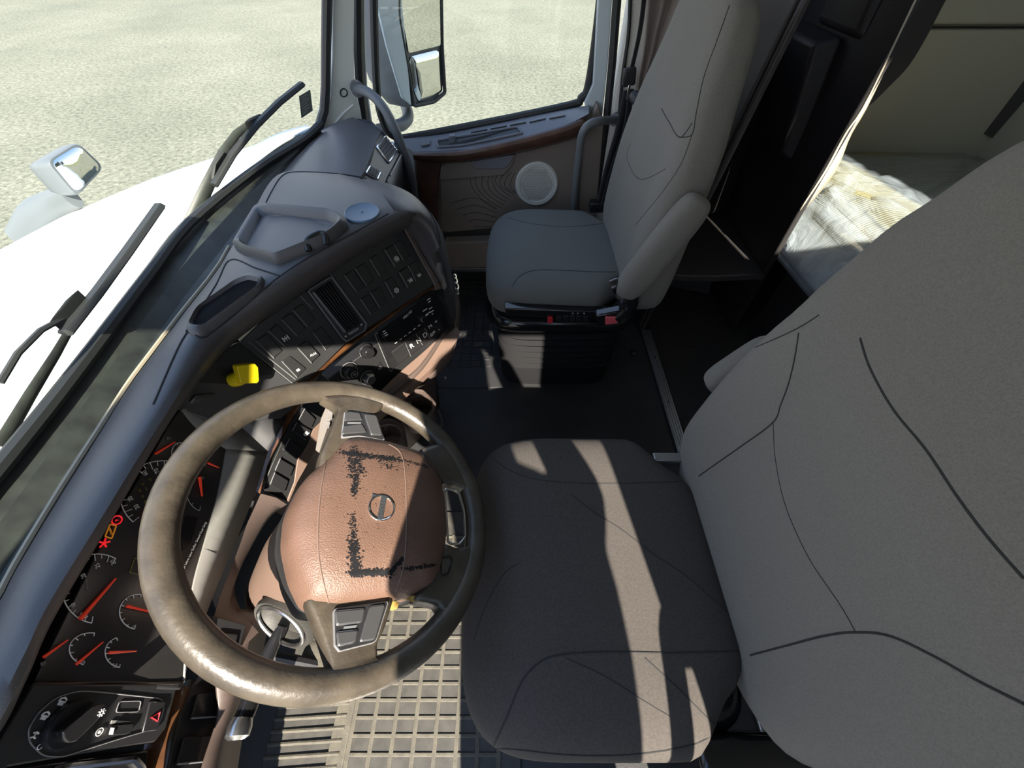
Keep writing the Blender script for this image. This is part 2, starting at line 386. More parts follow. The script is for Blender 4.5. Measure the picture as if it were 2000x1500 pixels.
# cowl: black band between the glass and the dashboard
cA = crom([(-0.48, -0.30, 0.73), (-0.53, -0.1, 0.73)]+[tuple(at(u, v, z=z)) for u, v, z in ((-60, 1260, .72), (0, 1174, .725), (40, 1098, .73), (124, 958, .735), (208, 826, .735), (256, 750, .735), (300, 690, .735), (360, 610, .735), (430, 520, .735), (480, 430, .735), (545, 345, .735), (600, 285, .735), (622, 262, .735))], 40)
bm = bmesh.new(); grid(bm, [[p+Vector((-0.03, 0, -0.012)) for p in GB], [p+Vector((0.0, 0, -0.012)) for p in GB], [g.lerp(a, .35)+Vector((0, 0, -.02)) for g, a in zip(GB, cA)], [g.lerp(a, .4)+Vector((0, 0, -.008)) for g, a in zip(GB, cA)], [g.lerp(a, .65)+Vector((0, 0, -.02)) for g, a in zip(GB, cA)], [a+Vector((0, 0, -.012)) for a in cA], [a+Vector((0.04, 0, -.05)) for a in cA]])
structure('trim_2', bm, M['cowl'], 'dusty black cowl trim below the windshield', angle=25)
bm = bmesh.new(); tube(bm, [a+Vector((-.003, 0, .002)) for a in cA[6:30]], 0.0035, 6); structure('trim_3', bm, M['cream'], 'cream foam edge along the dashboard')

# wipers (outside the glass)
def wpt(u, v, off):
    h = cast(WT, u, v)
    if h is None: return at(u, v, z=0.72)
    d = ray(u, v).normalized(); return h[0]+d*off
def wiper(label, blade, arm, thick, link_=None, base=None):
    root = empty('windshield_wiper', tuple(wpt(*arm[0], 0.03)), label, 'wiper', None)
    bm = bmesh.new(); B = [wpt(u, v, 0.012) for u, v in blade]; tube(bm, B, 0.007, 6, flat=1.6); link('rubber_blade', bm, M['seal'], root)
    bm = bmesh.new(); A = [wpt(u, v, 0.045) for u, v in arm]; A[-1] = wpt(*arm[-1], 0.03)
    tube(bm, A, [thick*(1-0.6*i/(len(A)-1)) for i in range(len(A))], 8, flat=0.5); link('wiper_arm', bm, M['cowl'], root, label='dusty arm')
    if link_:
        bm = bmesh.new(); tube(bm, [wpt(u, v, 0.035) for u, v in link_], 0.004, 6); link('wiper_link', bm, M['seal'], root)
    if base:
        bm = bmesh.new(); P = [wpt(u, v, 0.03) for u, v in base]; c = (P[0]+P[1])/2; obox(bm, c, (P[1]-P[0])/2, Vector((0, .014, .0)), Vector((0, 0, .01))); link('blade_holder', bm, M['seal'], root, bevel=.004)
wiper('black wiper with its blade tip beside the small window sticker', [(418, 362), (455, 300), (500, 245), (545, 200), (590, 164)], [(372, 440), (400, 375), (436, 300), (462, 262), (492, 238)], 0.017, [(415, 350), (420, 320), (436, 297)], [(484, 243), (508, 232)])
wiper('black wiper lying diagonally across the middle of the white hood', [(128, 650), (190, 572), (250, 490), (312, 402)], [(0, 872), (60, 770), (110, 690), (150, 620), (178, 578)], 0.010, [(0, 748), (35, 690), (80, 645), (130, 618)], [(120, 625), (150, 585)])

def sticker():
    h = cast(WT, 596, 200); n = h[1]; 
    if n.dot(CO-h[0]) < 0: n = -n
    pl = Plane(h[0]+n*.002, at(600, 180, y=h[0].y+0.03), at(585, 215, y=h[0].y-0.02)) if False else None
    q = [cast(WT, u, v)[0]+n*0.0025 for u, v in ((582, 187), (604, 174), (609, 215), (587, 230))]
    root = empty('window_sticker', tuple(q[0]), 'small grey sticker on the windshield beside the wiper tip', 'sticker')
    bm = bmesh.new(); poly(bm, q, [p+n*0.0006 for p in q]); link('sticker_sheet', bm, M['sticker'], root, smooth=False)
    bm = bmesh.new()
    for i in range(7):
        a = q[0].lerp(q[3], 0.12+i*0.12); b = q[1].lerp(q[2], 0.12+i*0.12); e = 0.55+0.4*random.random()
        tube(bm, [a.lerp(b, .12)+n*.001, a.lerp(b, e)+n*.001], 0.0012, 4)
    link('printed_lines', bm, M['greypr'], root)
sticker()

# hood mirror on the far fender
def hood_mirror():
    Y = 1.66; c = at(145, 325, y=Y)
    root = empty('hood_mirror', tuple(at(70, 425, y=Y)), 'chrome-backed convex mirror standing on the far fender', 'mirror')
    A = [at(u, v, y=yy) for u, v, yy in ((92, 315, Y-.05), (152, 278, Y+.02), (203, 327, Y+.02), (150, 384, Y-.06))]
    pl = PN(c, (1.5, -.20, .10)); px = [(92, 315), (152, 278), (203, 327), (150, 384)]
    bm = bmesh.new(); q = rnd(px, .22, 5); rows = []
    for s, h in ((1.0, 0.0), (1.06, -0.01), (1.04, -0.06), (0.85, -0.12), (0.5, -0.15)):
        rows.append([pl.pt(u, v)+Vector((1.0, -.1, .15))*h for u, v in scl(q, s)])
    V = grid(bm, rows, closed_u=True, cap=True); link('mirror_housing', bm, M['mhouse'], root, angle=60)
    bm = bmesh.new(); q = rnd(px, .25, 5)
    rows = [[pl.pt(u, v)+pl.n*h for u, v in scl(q, s)] for s, h in ((0.9, 0.001), (0.88, 0.004), (0.6, 0.008), (0.3, 0.0105), (0.02, 0.0112))]
    grid(bm, rows, closed_u=True, cap=True); link('mirror_glass', bm, M['mirror'], root, angle=80)
    bm = bmesh.new(); tube(bm, crom([at(140, 385, y=Y-.04), at(110, 400, y=Y), at(75, 425, y=Y), at(55, 470, y=Y+.0)], 16), [0.045+0.035*i/15 for i in range(16)], 12, flat=.55); link('mirror_arm', bm, M['mhouse'], root)
hood_mirror()

# door mirror outside the passenger window
def door_mirror():
    Y = 2.0
    root = empty('door_mirror', tuple(at(745, 250, y=1.8)), 'tall grey door mirror with two glasses outside the passenger window', 'mirror')
    out = [(728, -120), (845, -160), (862, 60), (866, 175), (850, 200), (800, 212), (782, 190), (755, 90), (735, 10)]
    pl = PN(at(820, 60, y=Y), (.80, -.60, -.02)); q = rnd(out, .3, 4)
    bm = bmesh.new(); rows = [[pl.pt(u, v)+Vector((-1.1*h, .3*h, 0)) for u, v in scl(q, s)] for s, h in ((0.98, 0.0), (1.0, 0.03), (0.98, 0.08), (0.75, 0.13))]
    grid(bm, rows, closed_u=True, cap=True); link('mirror_housing', bm, M['greyp'], root, angle=50)
    face = [(728, -120), (770, -120), (800, 205), (782, 190), (752, 90), (733, 10)]
    slab('housing_side', pl, face, 0.0, 0.012, M['body'], root, bevel=.004)
    up = [(778, -120), (853, -120), (857, 88), (795, 103), (782, 30)]
    lo = [(797, 110), (858, 95), (863, 178), (845, 190), (817, 200), (805, 170)]
    slab('upper_mirror_glass', pl, up, 0.004, 0.010, M['mirror'], root, r=.06)
    bm = bmesh.new(); q = rnd(lo, .2, 4); rows = [[pl.pt(u, v)+pl.n*h for u, v in scl(q, s)] for s, h in ((1, .004), (.97, .007), (.7, .0105), (.35, .0125), (.02, .0132))]
    grid(bm, rows, closed_u=True, cap=True); link('lower_mirror_glass', bm, M['mirror'], root, angle=80)
    ring('mirror_rim', pl, [(775, -125), (857, -125), (861, 90), (867, 180), (846, 198), (806, 206), (790, 110), (776, 30)], 0.006, 0.008, M['seal'], root, r=.15)
    bm = bmesh.new(); tube(bm, crom([at(792, 205, y=Y+.05), at(797, 228, y=1.96), at(785, 243, y=1.9), at(760, 248, y=1.84), at(742, 255, y=1.76)], 20), 0.024, 12); link('mirror_arm', bm, M['greyp'], root)
door_mirror()

# ================================================================== cab shell
bm = bmesh.new(); box(bm, -0.95, 0.575, -0.36, 1.76, -0.05, 0.0); floor = structure('floor', bm, M['rubber'], 'black rubber cab floor')
bm = bmesh.new(); box(bm, 0.578, 2.06, -0.40, 1.88, -0.05, 0.006); structure('floor_sleeper', bm, M['carpet'], 'dark carpeted sleeper floor')
bm = bmesh.new()
box(bm, -1.0, -0.95, -0.36, 1.76, -0.05, 0.38); structure('wall_front', bm, M['black'])
# driver side wall with the open doorway
bm = bmesh.new()
box(bm, -1.0, -0.49, -0.40, -0.33, -0.05, 0.72)                     # hinge pillar
poly(bm, [(-.62, -.40, .70), (-.475, -.40, .70), (-.315, -.36, 1.52), (-.46, -.36, 1.52)], [(-.62, -.33, .70), (-.475, -.33, .70), (-.315, -.29, 1.52), (-.46, -.29, 1.52)])
box(bm, -.32, .50, -.40, -.30, 1.50, 1.64)
box(bm, .335, 1.22, -.40, -.33, .86, 1.64); box(bm, .35, 1.22, -.40, -.33, -.05, .86)
box(bm, .50, 1.22, -.40, -.33, 1.60, 2.62); box(bm, 1.22, 1.64, -.40, -.33, -.05, 1.84); box(bm, 1.22, 1.64, -.40, -.33, 2.45, 2.62); box(bm, 1.64, 2.06, -.40, -.33, -.05, 2.62)
structure('wall_driver', bm, M['vinyl'], smooth=False)
bm = bmesh.new(); box(bm, 1.19, 1.67, -.385, -.38, 1.80, 2.48); structure('window_3', bm, M['glassd'], 'upper sleeper side window')
# ceiling
bm = bmesh.new(); box(bm, -.36, .50, -.40, 1.76, 1.56, 1.64); box(bm, .48, .52, -.40, 1.88, 1.6, 1.74); box(bm, .48, .52, -.40, 1.88, 2.5, 2.66); box(bm, .50, 2.08, -.40, 1.88, 2.60, 2.68); structure('ceiling', bm, M['ceil'], smooth=False)
bm = bmesh.new(); obox(bm, (-.42, .7, 1.55), (.11, 0, -.01), (0, 1.06, 0), (0, 0, .045)); structure('shade_brow', bm, M['ceil'], 'unseen roof brow above the windshield, added to shade the dashboard', bevel=.005)  # unseen brow, carried forward to keep the sun off the dash pad
# back and sleeper side
bm = bmesh.new(); box(bm, 2.02, 2.08, -.40, 1.88, -.05, 2.66); structure('wall_back', bm, M['sleeper'], smooth=False)
bm = bmesh.new(); box(bm, .495, .50, -.38, 1.86, 1.74, 2.5); structure('added_window_4', bm, M['glassd'], 'unseen upper front roof window, added to brighten the sleeper')  # unseen opening added so sky light reaches the sleeper from the front
bm = bmesh.new(); box(bm, 1.15, 1.70, 1.87, 1.875, 1.80, 2.46); structure('added_window_5', bm, M['glassd'], 'unseen upper passenger-side window, added to let sky light into the sleeper')  # unseen pane and opening added to brighten the sleeper
bm = bmesh.new(); box(bm, .60, 2.06, 1.85, 1.9, -.05, 1.82); box(bm, .60, 1.17, 1.85, 1.9, 1.82, 2.66); box(bm, 1.68, 2.06, 1.85, 1.9, 1.82, 2.66); box(bm, 1.17, 1.68, 1.85, 1.9, 2.44, 2.66); structure('wall_sleeper', bm, M['sleeper'], 'beige padded side wall of the sleeper', smooth=False)
bm = bmesh.new(); box(bm, 1.0, 2.03, 1.835, 1.852, 0.935, 1.6); structure('wall_panel', bm, M['sleeper'], 'upper beige padded wall panel', bevel=.012, bseg=3)
bm = bmesh.new(); box(bm, 1.0, 2.03, 1.835, 1.852, 0.5, 0.925); structure('wall_panel_lower', bm, M['sleeper'], 'lower beige padded wall panel', bevel=.012, bseg=3)
bm = bmesh.new(); tube(bm, [(1.0, 1.836, .93), (2.02, 1.836, .93)], .003, 6); structure('trim_4', bm, M['thread'])
pl = Plane((0, 1.832, 0), (1, 1.832, 0), (0, 1.832, 1))
slab('trim_5', pl, [(1922, 262), (2030, 120), (2060, 330)], -.012, .004, M['cablit'])['kind'] = 'structure'

# far A pillar
plA = Plane(at(650, 0, y=1.52), at(640, 230, y=1.52), at(705, 240, y=1.60))
o = slab('trim_6', plA, [(648, -160), (694, -160), (693, 0), (692, 100), (694, 165), (706, 220), (712, 262), (622, 285), (636, 225), (646, 190), (650, 110), (650, 0)], -.05, 0, M['pill'], bevel=.006, bseg=3, label='white A pillar trim'); o['kind'] = 'structure'
bm = bmesh.new(); lathe(bm, plA.pt(671, 181), plA.n, [(.0135, -.002), (.0135, .0015), (.0105, .0025), (.010, -.004), (.0, -.005)], 24); structure('trim_7', bm, M['seal'], 'black plug on the pillar')
bm = bmesh.new(); tube(bm, crom([plA.pt(640, 262, -.002), plA.pt(655, 240), plA.pt(672, 220), plA.pt(690, 205)], 14), .004, 6); structure('trim_8', bm, M['pill'])
for nm, pts, yy, wd, mt in (('trim_9', ((700, -160), (700, 0), (701, 100), (704, 170), (712, 235)), 1.63, .017, M['seal']),
                            ('trim_10', ((709, -160), (709, 0), (711, 100), (714, 170), (724, 240)), 1.66, .006, M['body'])):
    bm = bmesh.new(); tube(bm, [at(u, v, y=yy) for u, v in pts], wd, 8, flat=1.5, up=(0, 1, 0)); structure(nm, bm, mt)
# body outside wall below the window, and behind the door
bm = bmesh.new(); box(bm, -.95, .37, 1.74, 1.80, -.4, .58); structure('wall_passenger', bm, M['body'])
# ================================================================== passenger door
def door():
    Y = 1.64; root = empty('door_1', (-.05, 1.7, 0), 'passenger door with brown panel, pale speaker and wood rail', None, kind='structure')
    pl = Plane((0, Y, 0), (1, Y, 0), (0, Y, 1)); pg = Plane((0, 1.72, 0), (1, 1.72, 0), (0, 1.72, 1))
    # glass and its black channel
    q = [(733, -140), (730, 0), (736, 170), (748, 235), (772, 266), (830, 262), (1100, 208), (1135, 190), (1150, 160), (1172, 0), (1178, -140)]
    slab('window_2', pg, q, -.004, 0, M['glassd'], None)['kind'] = 'structure'
    bm = bmesh.new(); tube(bm, crom([pg.pt(u, v, .004) for u, v in q], 60), .014, 8); link('window_seal', bm, M['seal'], root)
    # door frame edges
    slab('rear_frame', Plane((0, 1.69, 0), (1, 1.69, 0), (0, 1.69, 1)), [(1176, -140), (1196, -140), (1196, 0), (1188, 120), (1176, 235), (1150, 245), (1142, 200), (1158, 165)], -.03, 0, M['body'], root, bevel=.004, label='pale blue painted frame')
    bm = bmesh.new(); tube(bm, [at(u, v, y=1.67) for u, v in ((1210, -140), (1205, 0), (1196, 120), (1184, 240), (1172, 330), (1160, 400))], .014, 8); link('door_seal', bm, M['seal'], root)
    # lower panel body
    slab('door_panel', pl, [(806, 296), (870, 312), (1150, 240), (1168, 205), (1180, 240), (1160, 470), (1130, 524), (876, 524), (845, 500), (818, 420)], -.08, 0, M['door'], root, bevel=.004)
    # ledge: from the glass to the rail
    T = [(768, 272), (860, 262), (960, 243), (1060, 222), (1150, 205)]; Bt = [(806, 296), (915, 291), (1020, 268), (1100, 246), (1150, 222)]
    bm = bmesh.new(); a = crom([at(u, v, y=1.705) for u, v in T], 24); b = crom([at(u, v, y=1.60) for u, v in Bt], 24)
    grid(bm, [[p+Vector((0, .02, -.03)) for p in a], a, [p.lerp(r, .3)+Vector((0, 0, .006)) for p, r in zip(a, b)], [p.lerp(r, .75)+Vector((0, 0, .003)) for p, r in zip(a, b)], b, [p+Vector((0, .03, -.04)) for p in b]])
    led = link('door_ledge', bm, M['ledge'], root, angle=30); LT = bvh(led)
    def on(u, v, k=.002):
        h = cast(LT, u, v); n = h[1] if h[1].z > 0 else -h[1]; return h[0]+n*k
    for (u0, v0, u1, v1) in ((920, 260, 952, 254), (958, 253, 990, 247), (996, 246, 1028, 240), (1034, 240, 1066, 233), (1073, 233, 1105, 227)):
        bm = bmesh.new(); tube(bm, [on(u0, v0, .0008), on(u1, v1, .0008)], .0035, 6, flat=.5); link('defrost_slot', bm, M['seal'], led)
    bm = bmesh.new(); P = [on(u, v, .0015) for u, v in rnd([(853, 276), (1008, 249), (1019, 262), (905, 283), (858, 288)], .2)]; poly(bm, [p-Vector((0, 0, .004)) for p in P], P); link('ledge_pocket', bm, M['black'], led, smooth=False)
    bm = bmesh.new(); tube(bm, [on(u, v, .003) for u, v in rnd([(853, 276), (1010, 249), (1021, 261), (905, 285), (856, 289)], .2)], .004, 6, closed=True); link('pocket_rim', bm, M['ledge'], led)
    bm = bmesh.new(); c = on(885, 277, .012); obox(bm, c, (.012, 0, .001), (0, .012, 0), (0, 0, .014)); link('lock_knob', bm, M['greyp'], led, bevel=.004)
    bm = bmesh.new(); P = [on(u, v, .002) for u, v in ((822, 281), (842, 277), (840, 285), (824, 288))]; poly(bm, P, [p+Vector((0, 0, .005)) for p in P]); link('door_switch', bm, M['greyp'], led)
    # wood rail
    U = [(806, 296), (860, 295), (915, 291), (1020, 268), (1100, 246), (1136, 232), (1148, 240)]; D = [(811, 312), (862, 318), (915, 316), (1020, 297), (1100, 277), (1132, 265), (1150, 252)]
    a = crom([at(u, v, y=1.60) for u, v in U], 30); b = crom([at(u, v, y=1.615) for u, v in D], 30)
    bm = bmesh.new(); grid(bm, [[p+Vector((0, .04, 0)) for p in a], a, [p.lerp(q_, .25)+Vector((0, -.016, 0)) for p, q_ in zip(a, b)], [p.lerp(q_, .7)+Vector((0, -.018, 0)) for p, q_ in zip(a, b)], b, [p+Vector((0, .04, 0)) for p in b]]); link('wood_rail', bm, M['woodd'], root, angle=50)
    slab('wood_panel', pl, [(812, 300), (872, 308), (862, 318), (858, 345), (854, 478), (852, 500), (840, 480), (822, 420)], 0, .012, M['woodd'], root, bevel=.003)
    # inner panel, handle recess, speaker
    slab('panel_inlay', pl, rnd([(861, 320), (870, 314), (1000, 300), (1138, 262), (1128, 410), (1100, 450), (862, 452)], .12), 0, .008, M['door'], root, bevel=.003)
    slab('handle_band', pl, [(862, 322), (870, 316), (1008, 298), (1000, 318), (984, 338), (860, 348)], .008, .018, M['door'], root, bevel=.004, r=.15)
    slab('handle_recess', pl, [(917, 312), (1006, 297), (994, 318), (985, 325), (930, 326)], .018, .022, M['ledge'], root, bevel=.002, r=.2, label='blue-grey pull recess')
    bm = bmesh.new(); c = pl.pt(1048, 358); R = .0875
    lathe(bm, c, (0, -1, 0), [(R, .0), (R, .012), (R*.94, .018), (R*.80, .016), (R*.78, .011), (0, .013)], 40); sp_ = link('speaker_grille', bm, M['grille'], root, label='round off-white grille')
    bm = bmesh.new()
    for i in range(-6, 7):
        for j in range(-6, 7):
            x = (i+.5*(j % 2))*.0125; z = j*.0108
            if x*x+z*z < (R*.72)**2: lathe(bm, c+Vector((x, -.0125, z)), (0, -1, 0), [(.0054, 0), (.0054, .0018), (0, .0018)], 6)
    link('hexagon_cells', bm, M['grilled'], sp_, smooth=False)
    # contour lines of the panel pattern
    bm = bmesh.new()
    for k in range(9):
        r0 = 48+k*9
        pts = [pl.pt(1048-math.cos(t)*r0*1.05-3*math.sin(t*5+k), 352+math.sin(t)*r0*.55+4*math.sin(t*3+k*.7), .0085) for t in [(-.5+1.4*i/20) for i in range(21)]]
        tube(bm, pts, .0009, 4)
    for k in range(5): tube(bm, crom([pl.pt(880+12*k, 395+12*k, .0085), pl.pt(930, 385+14*k, .0085), pl.pt(970, 405+9*k, .0085)], 14), .0009, 4)
    link('contour_lines', bm, M['thread'], root)
    pk = Plane((0, 1.58, 0), (1, 1.58, 0), (0, 1.58, 1))
    slab('map_pocket', pk, [(868, 474), (1000, 470), (1000, 524), (878, 524)], -.06, 0, M['door'], root, bevel=.008, bseg=3)
    slab('pocket_shadow_strip', pl, [(866, 452), (1000, 440), (1000, 485), (866, 486)], .0, .01, M['black'], root, label='black strip painted in for the shade of the pocket opening')  # dark strip in place of the shade inside the pocket
door()
bm = bmesh.new(); obox(bm, (-.15, 1.725, .012), (.30, 0, 0), (0, .012, 0), (0, 0, .012)); structure('trim_11', bm, M['alu'], 'aluminium passenger door sill', bevel=.002)
# B pillar wall between door and sleeper
bm = bmesh.new(); box(bm, .365, .565, 1.66, 1.74, 0, 1.62); structure('trim_12', bm, M['vinyl'], 'pale vinyl B pillar panel', bevel=.006)
bm = bmesh.new(); tube(bm, crom([at(u, v, y=1.655) for u, v in ((1232, -60), (1228, 60), (1216, 150), (1205, 260), (1190, 330), (1182, 400))], 20), .006, 6); structure('trim_13', bm, M['seal'], 'black welt of the B pillar')

def grab(label, pts, r, name='grab_handle'):
    root = empty(name, tuple(at(*pts[-1][:2], y=pts[-1][2])), label, 'grab handle')
    P = [at(u, v, y=y) for u, v, y in pts]
    bm = bmesh.new(); tube(bm, crom(P, 40), r, 12); link('handle_bar', bm, M['greyp'], root)
    bm = bmesh.new(); tube(bm, [P[0]+Vector((0, .02, 0)), P[0].lerp(P[1], .25)], r*1.5, 12); link('mounting_foot', bm, M['greyp'], root)
grab('grey curved grab handle rising from the dashboard to the far A pillar', [(693, 174, 1.56), (718, 180, 1.50), (745, 205, 1.46), (768, 245, 1.44), (786, 290, 1.44), (800, 330, 1.46), (808, 370, 1.50), (814, 420, 1.52), (818, 460, 1.53)], .0145)
grab('grey grab handle behind the passenger door opening', [(1208, 234, 1.64), (1175, 236, 1.56), (1150, 244, 1.54), (1136, 265, 1.54), (1130, 310, 1.55), (1124, 360, 1.56), (1120, 410, 1.58)], .0135)

# seat belt
def belt():
    root = empty('seat_belt', tuple(at(1165, 400, y=1.56)), 'black seat belt hanging between the pale pillar and the curtain', 'seat belt')
    def strap(name, pts, w_):
        bm = bmesh.new(); P = crom([at(u, v, y=y) for u, v, y in pts], 24); rows = []
        for i, p in enumerate(P):
            a = Vector((w_, .012, 0)); rows.append([p-a, p+Vector((0, -.002, 0)), p+a])
        grid(bm, rows); link(name, bm, M['belt'], root, solid=.002)
    strap('webbing', [(1262, -40, 1.60), (1250, 60, 1.60), (1230, 150, 1.59)], .009)
    strap('webbing', [(1226, 175, 1.59), (1210, 250, 1.585), (1190, 320, 1.575), (1170, 400, 1.56)], .017)
    strap('webbing', [(1232, 175, 1.575), (1222, 250, 1.57), (1196, 330, 1.56), (1176, 405, 1.54)], .012)
    bm = bmesh.new(); c = at(1229, 150, y=1.575); obox(bm, c, (.020, .0, .004), (0, .012, 0), (-.004, 0, .024)); link('belt_guide', bm, M['black'], root, bevel=.006)
    bm = bmesh.new(); c = at(1227, 180, y=1.56); obox(bm, c, (.004, 0, 0), (0, .003, 0), (0, 0, .02)); link('latch_tongue', bm, M['chrome'], root, bevel=.001)
    bm = bmesh.new(); c = at(1166, 402, y=1.55); obox(bm, c, (.03, 0, 0), (0, .02, 0), (0, 0, .02)); link('anchor', bm, M['black'], root, bevel=.005)
belt()

# curtain: gathered cloth with tie
def curtain():
    root = empty('curtain', tuple(at(1265, 200, y=1.5)), 'brown-grey gathered curtain tied back behind the passenger seat', 'curtain')
    L = [(1262, -120), (1262, 0), (1256, 90), (1243, 165), (1247, 195), (1236, 230), (1222, 262), (1222, 300)]
    R = [(1430, -120), (1400, 0), (1352, 60), (1320, 120), (1290, 165), (1276, 198), (1285, 225), (1290, 262), (1285, 300)]
    l = crom([at(u, v, y=1.57) for u, v in L], 40); r = crom([at(u, v, y=1.57) for u, v in R], 40); rows = []
    for i in range(40):
        row = []
        for j in range(49):
            t = j/48; p = l[i].lerp(r[i], t); wdt = (r[i]-l[i]).length
            row.append(p+Vector((0, -.5*min(.10, wdt*.16)*math.sin(t*math.pi*9+.6*math.sin(i*.2))+.02*math.sin(t*5), 0)))
        rows.append(row)
    bm = bmesh.new(); grid(bm, rows); link('cloth', bm, M['curtain'], root, solid=.002, angle=80)
    bm = bmesh.new(); P = crom([at(1238, 186, y=1.49), at(1245, 196, y=1.465), at(1262, 203, y=1.455), at(1276, 199, y=1.465), at(1283, 192, y=1.49)], 20)
    tube(bm, P, .016, 8, flat=1.0); link('tie_band', bm, M['belt'], root)
    bm = bmesh.new(); lathe(bm, at(1271, 201, y=1.445), (0, -1, .3), [(.006, 0), (.006, .003), (0, .005)], 14); link('snap_button', bm, M['chrome'], root)
curtain()

# ================================================================== sleeper cabinet behind the passenger seat
def cabinet():
    root = empty('storage_cabinet', (.78, 1.55, 0), 'dark open shelf cabinet behind the passenger seat', 'cabinet')
    def panel(name, x0, x1, y0, y1, ztop, lean, m, z0=0.006, th=.016, bev=.004):
        bm = bmesh.new(); poly(bm, [(x0, y0, z0), (x0+th, y0, z0), (x0+th, y1, z0), (x0, y1, z0)], [(x0+lean, y0, ztop), (x0+lean+th, y0, ztop), (x0+lean+th, y1, ztop), (x0+lean, y1, ztop)])
        return link(name, bm, m, root, bevel=bev)
    panel('front_upright', .572, 0, 1.27, 1.66, 1.60, .165, M['cablit'], th=.022, bev=.008)
    panel('rear_upright', .975, 0, 1.265, 1.85, 1.60, -.04, M['cab'], th=.02)
    bm = bmesh.new()
    poly(bm, [(.60, 1.83, .01), (1.0, 1.83, .01), (1.0, 1.845, .01), (.60, 1.845, .01)], [(.72, 1.83, 1.6), (1.0, 1.83, 1.6), (1.0, 1.845, 1.6), (.72, 1.845, 1.6)]); link('back_panel', bm, M['cab'], root, smooth=False)
    # shelf
    bm = bmesh.new(); P = [(.612, 1.262, .285), (.66, 1.252, .285), (.78, 1.25, .285), (.975, 1.262, .285), (.975, 1.83, .285), (.612, 1.83, .285)]
    poly(bm, P, [(x, y, .312) for x, y, z in P]); link('shelf', bm, M['cablit'], root, bevel=.004)
    # ribs moulded in the rear upright and back
    for (y0, y1, z0, z1, th) in ((1.45, 1.72, .66, .95, .05), (1.40, 1.62, .98, 1.5, .04)):
        bm = bmesh.new(); x = .975; poly(bm, [(x-th, y0, z0), (x, y0-.02, z0-.02), (x, y1, z0-.02), (x-th, y1, z0)], [(x-.045-th, y0+.03, z1), (x-.03, y0+.01, z1+.02), (x-.03, y1, z1+.02), (x-.045-th, y1, z1)]); link('moulded_rib', bm, M['cab'], root, bevel=.012, bseg=3)
    bm = bmesh.new(); poly(bm, [(.60, 1.50, .33), (.97, 1.70, .33), (.97, 1.82, .33), (.60, 1.82, .33)], [(.74, 1.62, .95), (.95, 1.72, .95), (.95, 1.82, .95), (.74, 1.82, .95)]); link('wheel_arch_bulge', bm, M['cab'], root, bevel=.03, bseg=3)
    bm = bmesh.new(); poly(bm, [(.60, 1.62, .0), (.97, 1.50, .0), (.97, 1.82, .0), (.60, 1.82, .0)], [(.61, 1.72, .28), (.96, 1.60, .28), (.96, 1.82, .28), (.61, 1.82, .28)]); link('lower_bulge', bm, M['cab'], root, bevel=.02)
    # beige edge strip on the rear upright
    bm = bmesh.new(); P = [at(u, v, y=1.262) for u, v in ((1808, -40), (1788, 0), (1690, 202), (1650, 262), (1610, 335), (1562, 410))]
    Q = [at(u, v, y=1.30) for u, v in ((1812, -40), (1792, 0), (1696, 203), (1660, 266), (1628, 340), (1566, 416))]
    grid(bm, [crom(P, 20), crom(Q, 20)]); link('edge_strip', bm, M['beige'], root, solid=.004, label='beige edge strip')
    # panel in front of the front upright (behind the seat)
    bm = bmesh.new(); P = [(.575, 1.28, .02), (.555, 1.66, .02), (.70, 1.66, 1.5), (.728, 1.29, 1.5)]; poly(bm, [Vector(p)+Vector((-.012, 0, 0)) for p in P], P); link('bulkhead_face', bm, M['cablit'], root, bevel=.004)
    # black curved hood above the bunk
    plh = Plane((0, 1.50, 0), (1, 1.50, 0), (0, 1.50, 1))
    slab('rounded_cover', plh, crom2([(1780, -60), (1890, -60), (1850, 0), (1812, 72), (1776, 130), (1740, 168), (1712, 196), (1690, 214), (1676, 216), (1700, 160)]), -.30, 0, M['cab'], root, bevel=.008)
def crom2(p): return [(q.x, q.y) for q in crom([(u, v, 0) for u, v in p], 40, closed=True)]
cabinet()
# lower black drawer front below the bunk
bm = bmesh.new(); box(bm, 1.03, 1.9, .0, 1.24, .01, .34); 
o = link('bunk_base', bm, M['cab'], bevel=.01); tag(o, 'black bunk base under the plastic-wrapped mattress', 'bunk base')

